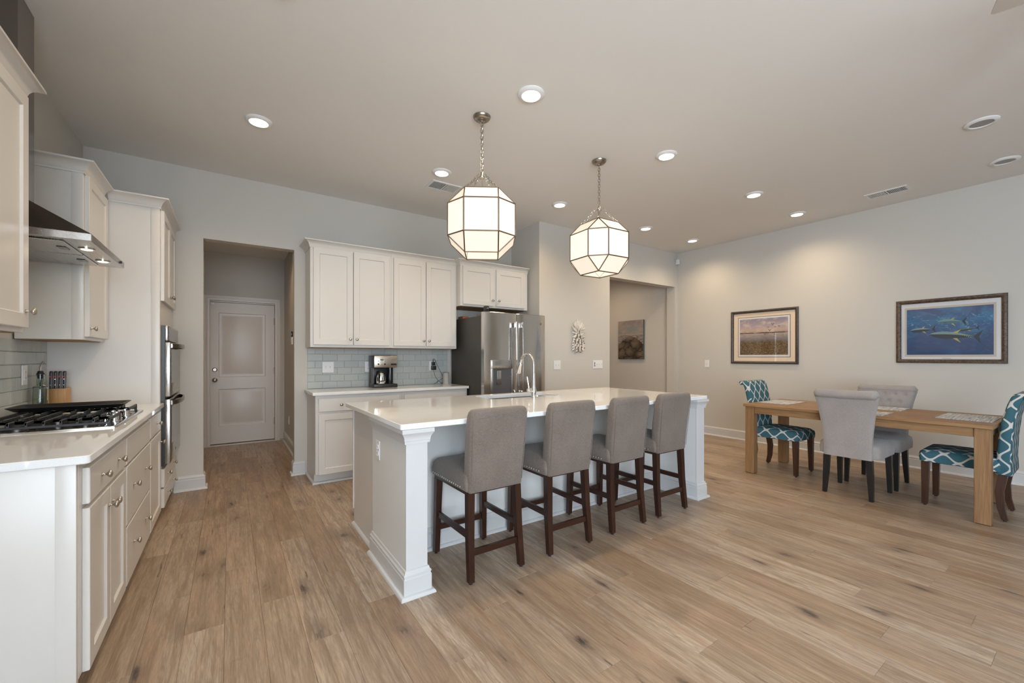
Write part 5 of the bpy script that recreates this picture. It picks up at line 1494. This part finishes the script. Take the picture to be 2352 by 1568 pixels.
fish(.60, .50, .22, .045, .14, 'fish_teal', 'fish_dark', .0000)
fish(.04, .53, .28, .075, .06, 'fish_light', 'fish_dark', .0004)
fish(.38, .70, .29, .085, -.02, 'fish_light', 'fish_teal', .0008)
fish(.28, .44, .52, .120, -.10, 'fish_light', 'fish_dark', .0012)
for i in range(6): flat_poly(s, 'painted_finlet', [(.64 + i * .022, .425 - i * .012), (.655 + i * .022, .425 - i * .012), (.648 + i * .022, .405 - i * .012)], *pr, d + .0018, 'fin_yellow')
bm = B(); fbox(bm, RW, (y0 + y1) / 2 - .02, (y0 + y1) / 2 + .045, z0 + .052, z0 + .0545, d, d + .0005); obj('caption', bm, 'ink', s, 0)
bm = B(); fbox(bm, RW, y0 + .040, y1 - .040, z0 + .040, z1 - .040, .0105, .0118); obj('glazing', bm, 'picture_glass', s, 0)
# canvas in the corridor
s = thing('canvas_print', 'unframed canvas of dark rocks and sea on the corridor wall', 'picture', (XR, 5.29, 1.22))
obj('canvas', bx(XR - .034, XR - .002, 4.985, 5.592, 1.219, 1.967, .002, 1), 'mat_dark', s)
bm = B(); CV = fnX(XR); quad(bm, [CV(4.986, 1.220, .0346), CV(5.591, 1.220, .0346), CV(5.591, 1.966, .0346), CV(4.986, 1.966, .0346)])
obj('print', bm, 'rocks_print', s, 0, 'yz')

# ================================================================== SHELL PINEAPPLE
s = thing('shell_pineapple', 'white pineapple wall decoration made of small shells', 'wall decoration', (4.072, 4.30, 1.30))
px, pz = 4.072, 1.30
bm = B()
N = 24; ol = []
for i in range(N):
    a = 2 * PI * i / N; ol.append((px + .090 * math.cos(a), pz + .165 + .135 * math.sin(a)))
loft(bm, [[Vector((x, 4.2995, z)) for x, z in ol], [Vector((x, 4.2915, z)) for x, z in ol]])
obj('backing', bm, 'shell_gap_shade', s)  # dark colour paints shade into the gaps between the shells
def shell_mesh(L, W):
    bm = B(); R = []
    for v, w, t_ in ((0, .25, .3), (.12, .65, .8), (.35, 1, 1), (.65, .92, .9), (.88, .55, .6), (1, .15, .2)):
        R.append([Vector((W * w * math.cos(a), -.006 - .010 * t_ * max(0, math.sin(a)) if math.sin(a) > 0 else -.002, L * v)) for a in [2 * PI * k / 10 for k in range(10)]])
    loft(bm, R); bmesh.ops.recalc_face_normals(bm, faces=bm.faces)
    me = bpy.data.meshes.new('shell'); bm.to_mesh(me); bm.free()
    for f in me.polygons: f.use_smooth = True
    me.materials.append(MAT['shell_white']); return me
SM = [shell_mesh(.060, .0205), shell_mesh(.080, .0115), shell_mesh(.050, .020)]
dm = bpy.data.meshes.new('scar'); bm = lathe(B(), [(.0075, 0), (.0070, .004), (.002, .005)], (0, 0, 0), 8, 'y', -1); bm.to_mesh(dm); bm.free(); dm.materials.append(MAT['shell_dark'])
rnd = random.Random(5)
def shell(x, z, ang, me, yy, dot=None):
    o = link('shell', me, (x, yy, z), s); o.rotation_euler = (0, ang, rnd.uniform(-.12, .12))
    if dot:
        q = bpy.data.objects.new('scar', dm); COL.objects.link(q); q.parent = o; q.location = (0, -.0155, dot)
# body: rows of shells hanging down, the upper rows lying over the lower ones
for ri in range(7):
    zz = .078 + ri * .036
    hw_ = .078 * math.sqrt(max(.12, 1 - ((zz - .140) / .175) ** 2)); cnt = max(3, int(round(hw_ / .0165)))
    if ri % 2: cnt = max(3, cnt - 1)
    for i in range(cnt):
        u = (2 * i / (cnt - 1) - 1) if cnt > 1 else 0
        shell(px + hw_ * u, pz + zz + .012 * abs(u) ** 2, PI - u * (.75 - .07 * ri) + rnd.uniform(-.1, .1), SM[0], 4.2900 - ri * .0016, .050 if rnd.random() < .9 else None)
# crown leaves: rows of slim shells, the lower rows spreading outward, the upper ones upright
for ri, (zz, cnt, sp, hw_, yy) in enumerate(((.292, 7, 1.95, .044, 4.2760), (.330, 8, 1.40, .060, 4.2800), (.368, 8, 1.05, .060, 4.2835), (.400, 7, .75, .048, 4.2870), (.428, 5, .40, .030, 4.2905))):
    for i in range(cnt):
        u = 2 * i / (cnt - 1) - 1
        shell(px + hw_ * u + rnd.uniform(-.004, .004), pz + zz - .026 * abs(u) + rnd.uniform(-.008, .008), sp * u + rnd.uniform(-.15, .15), SM[1], yy)
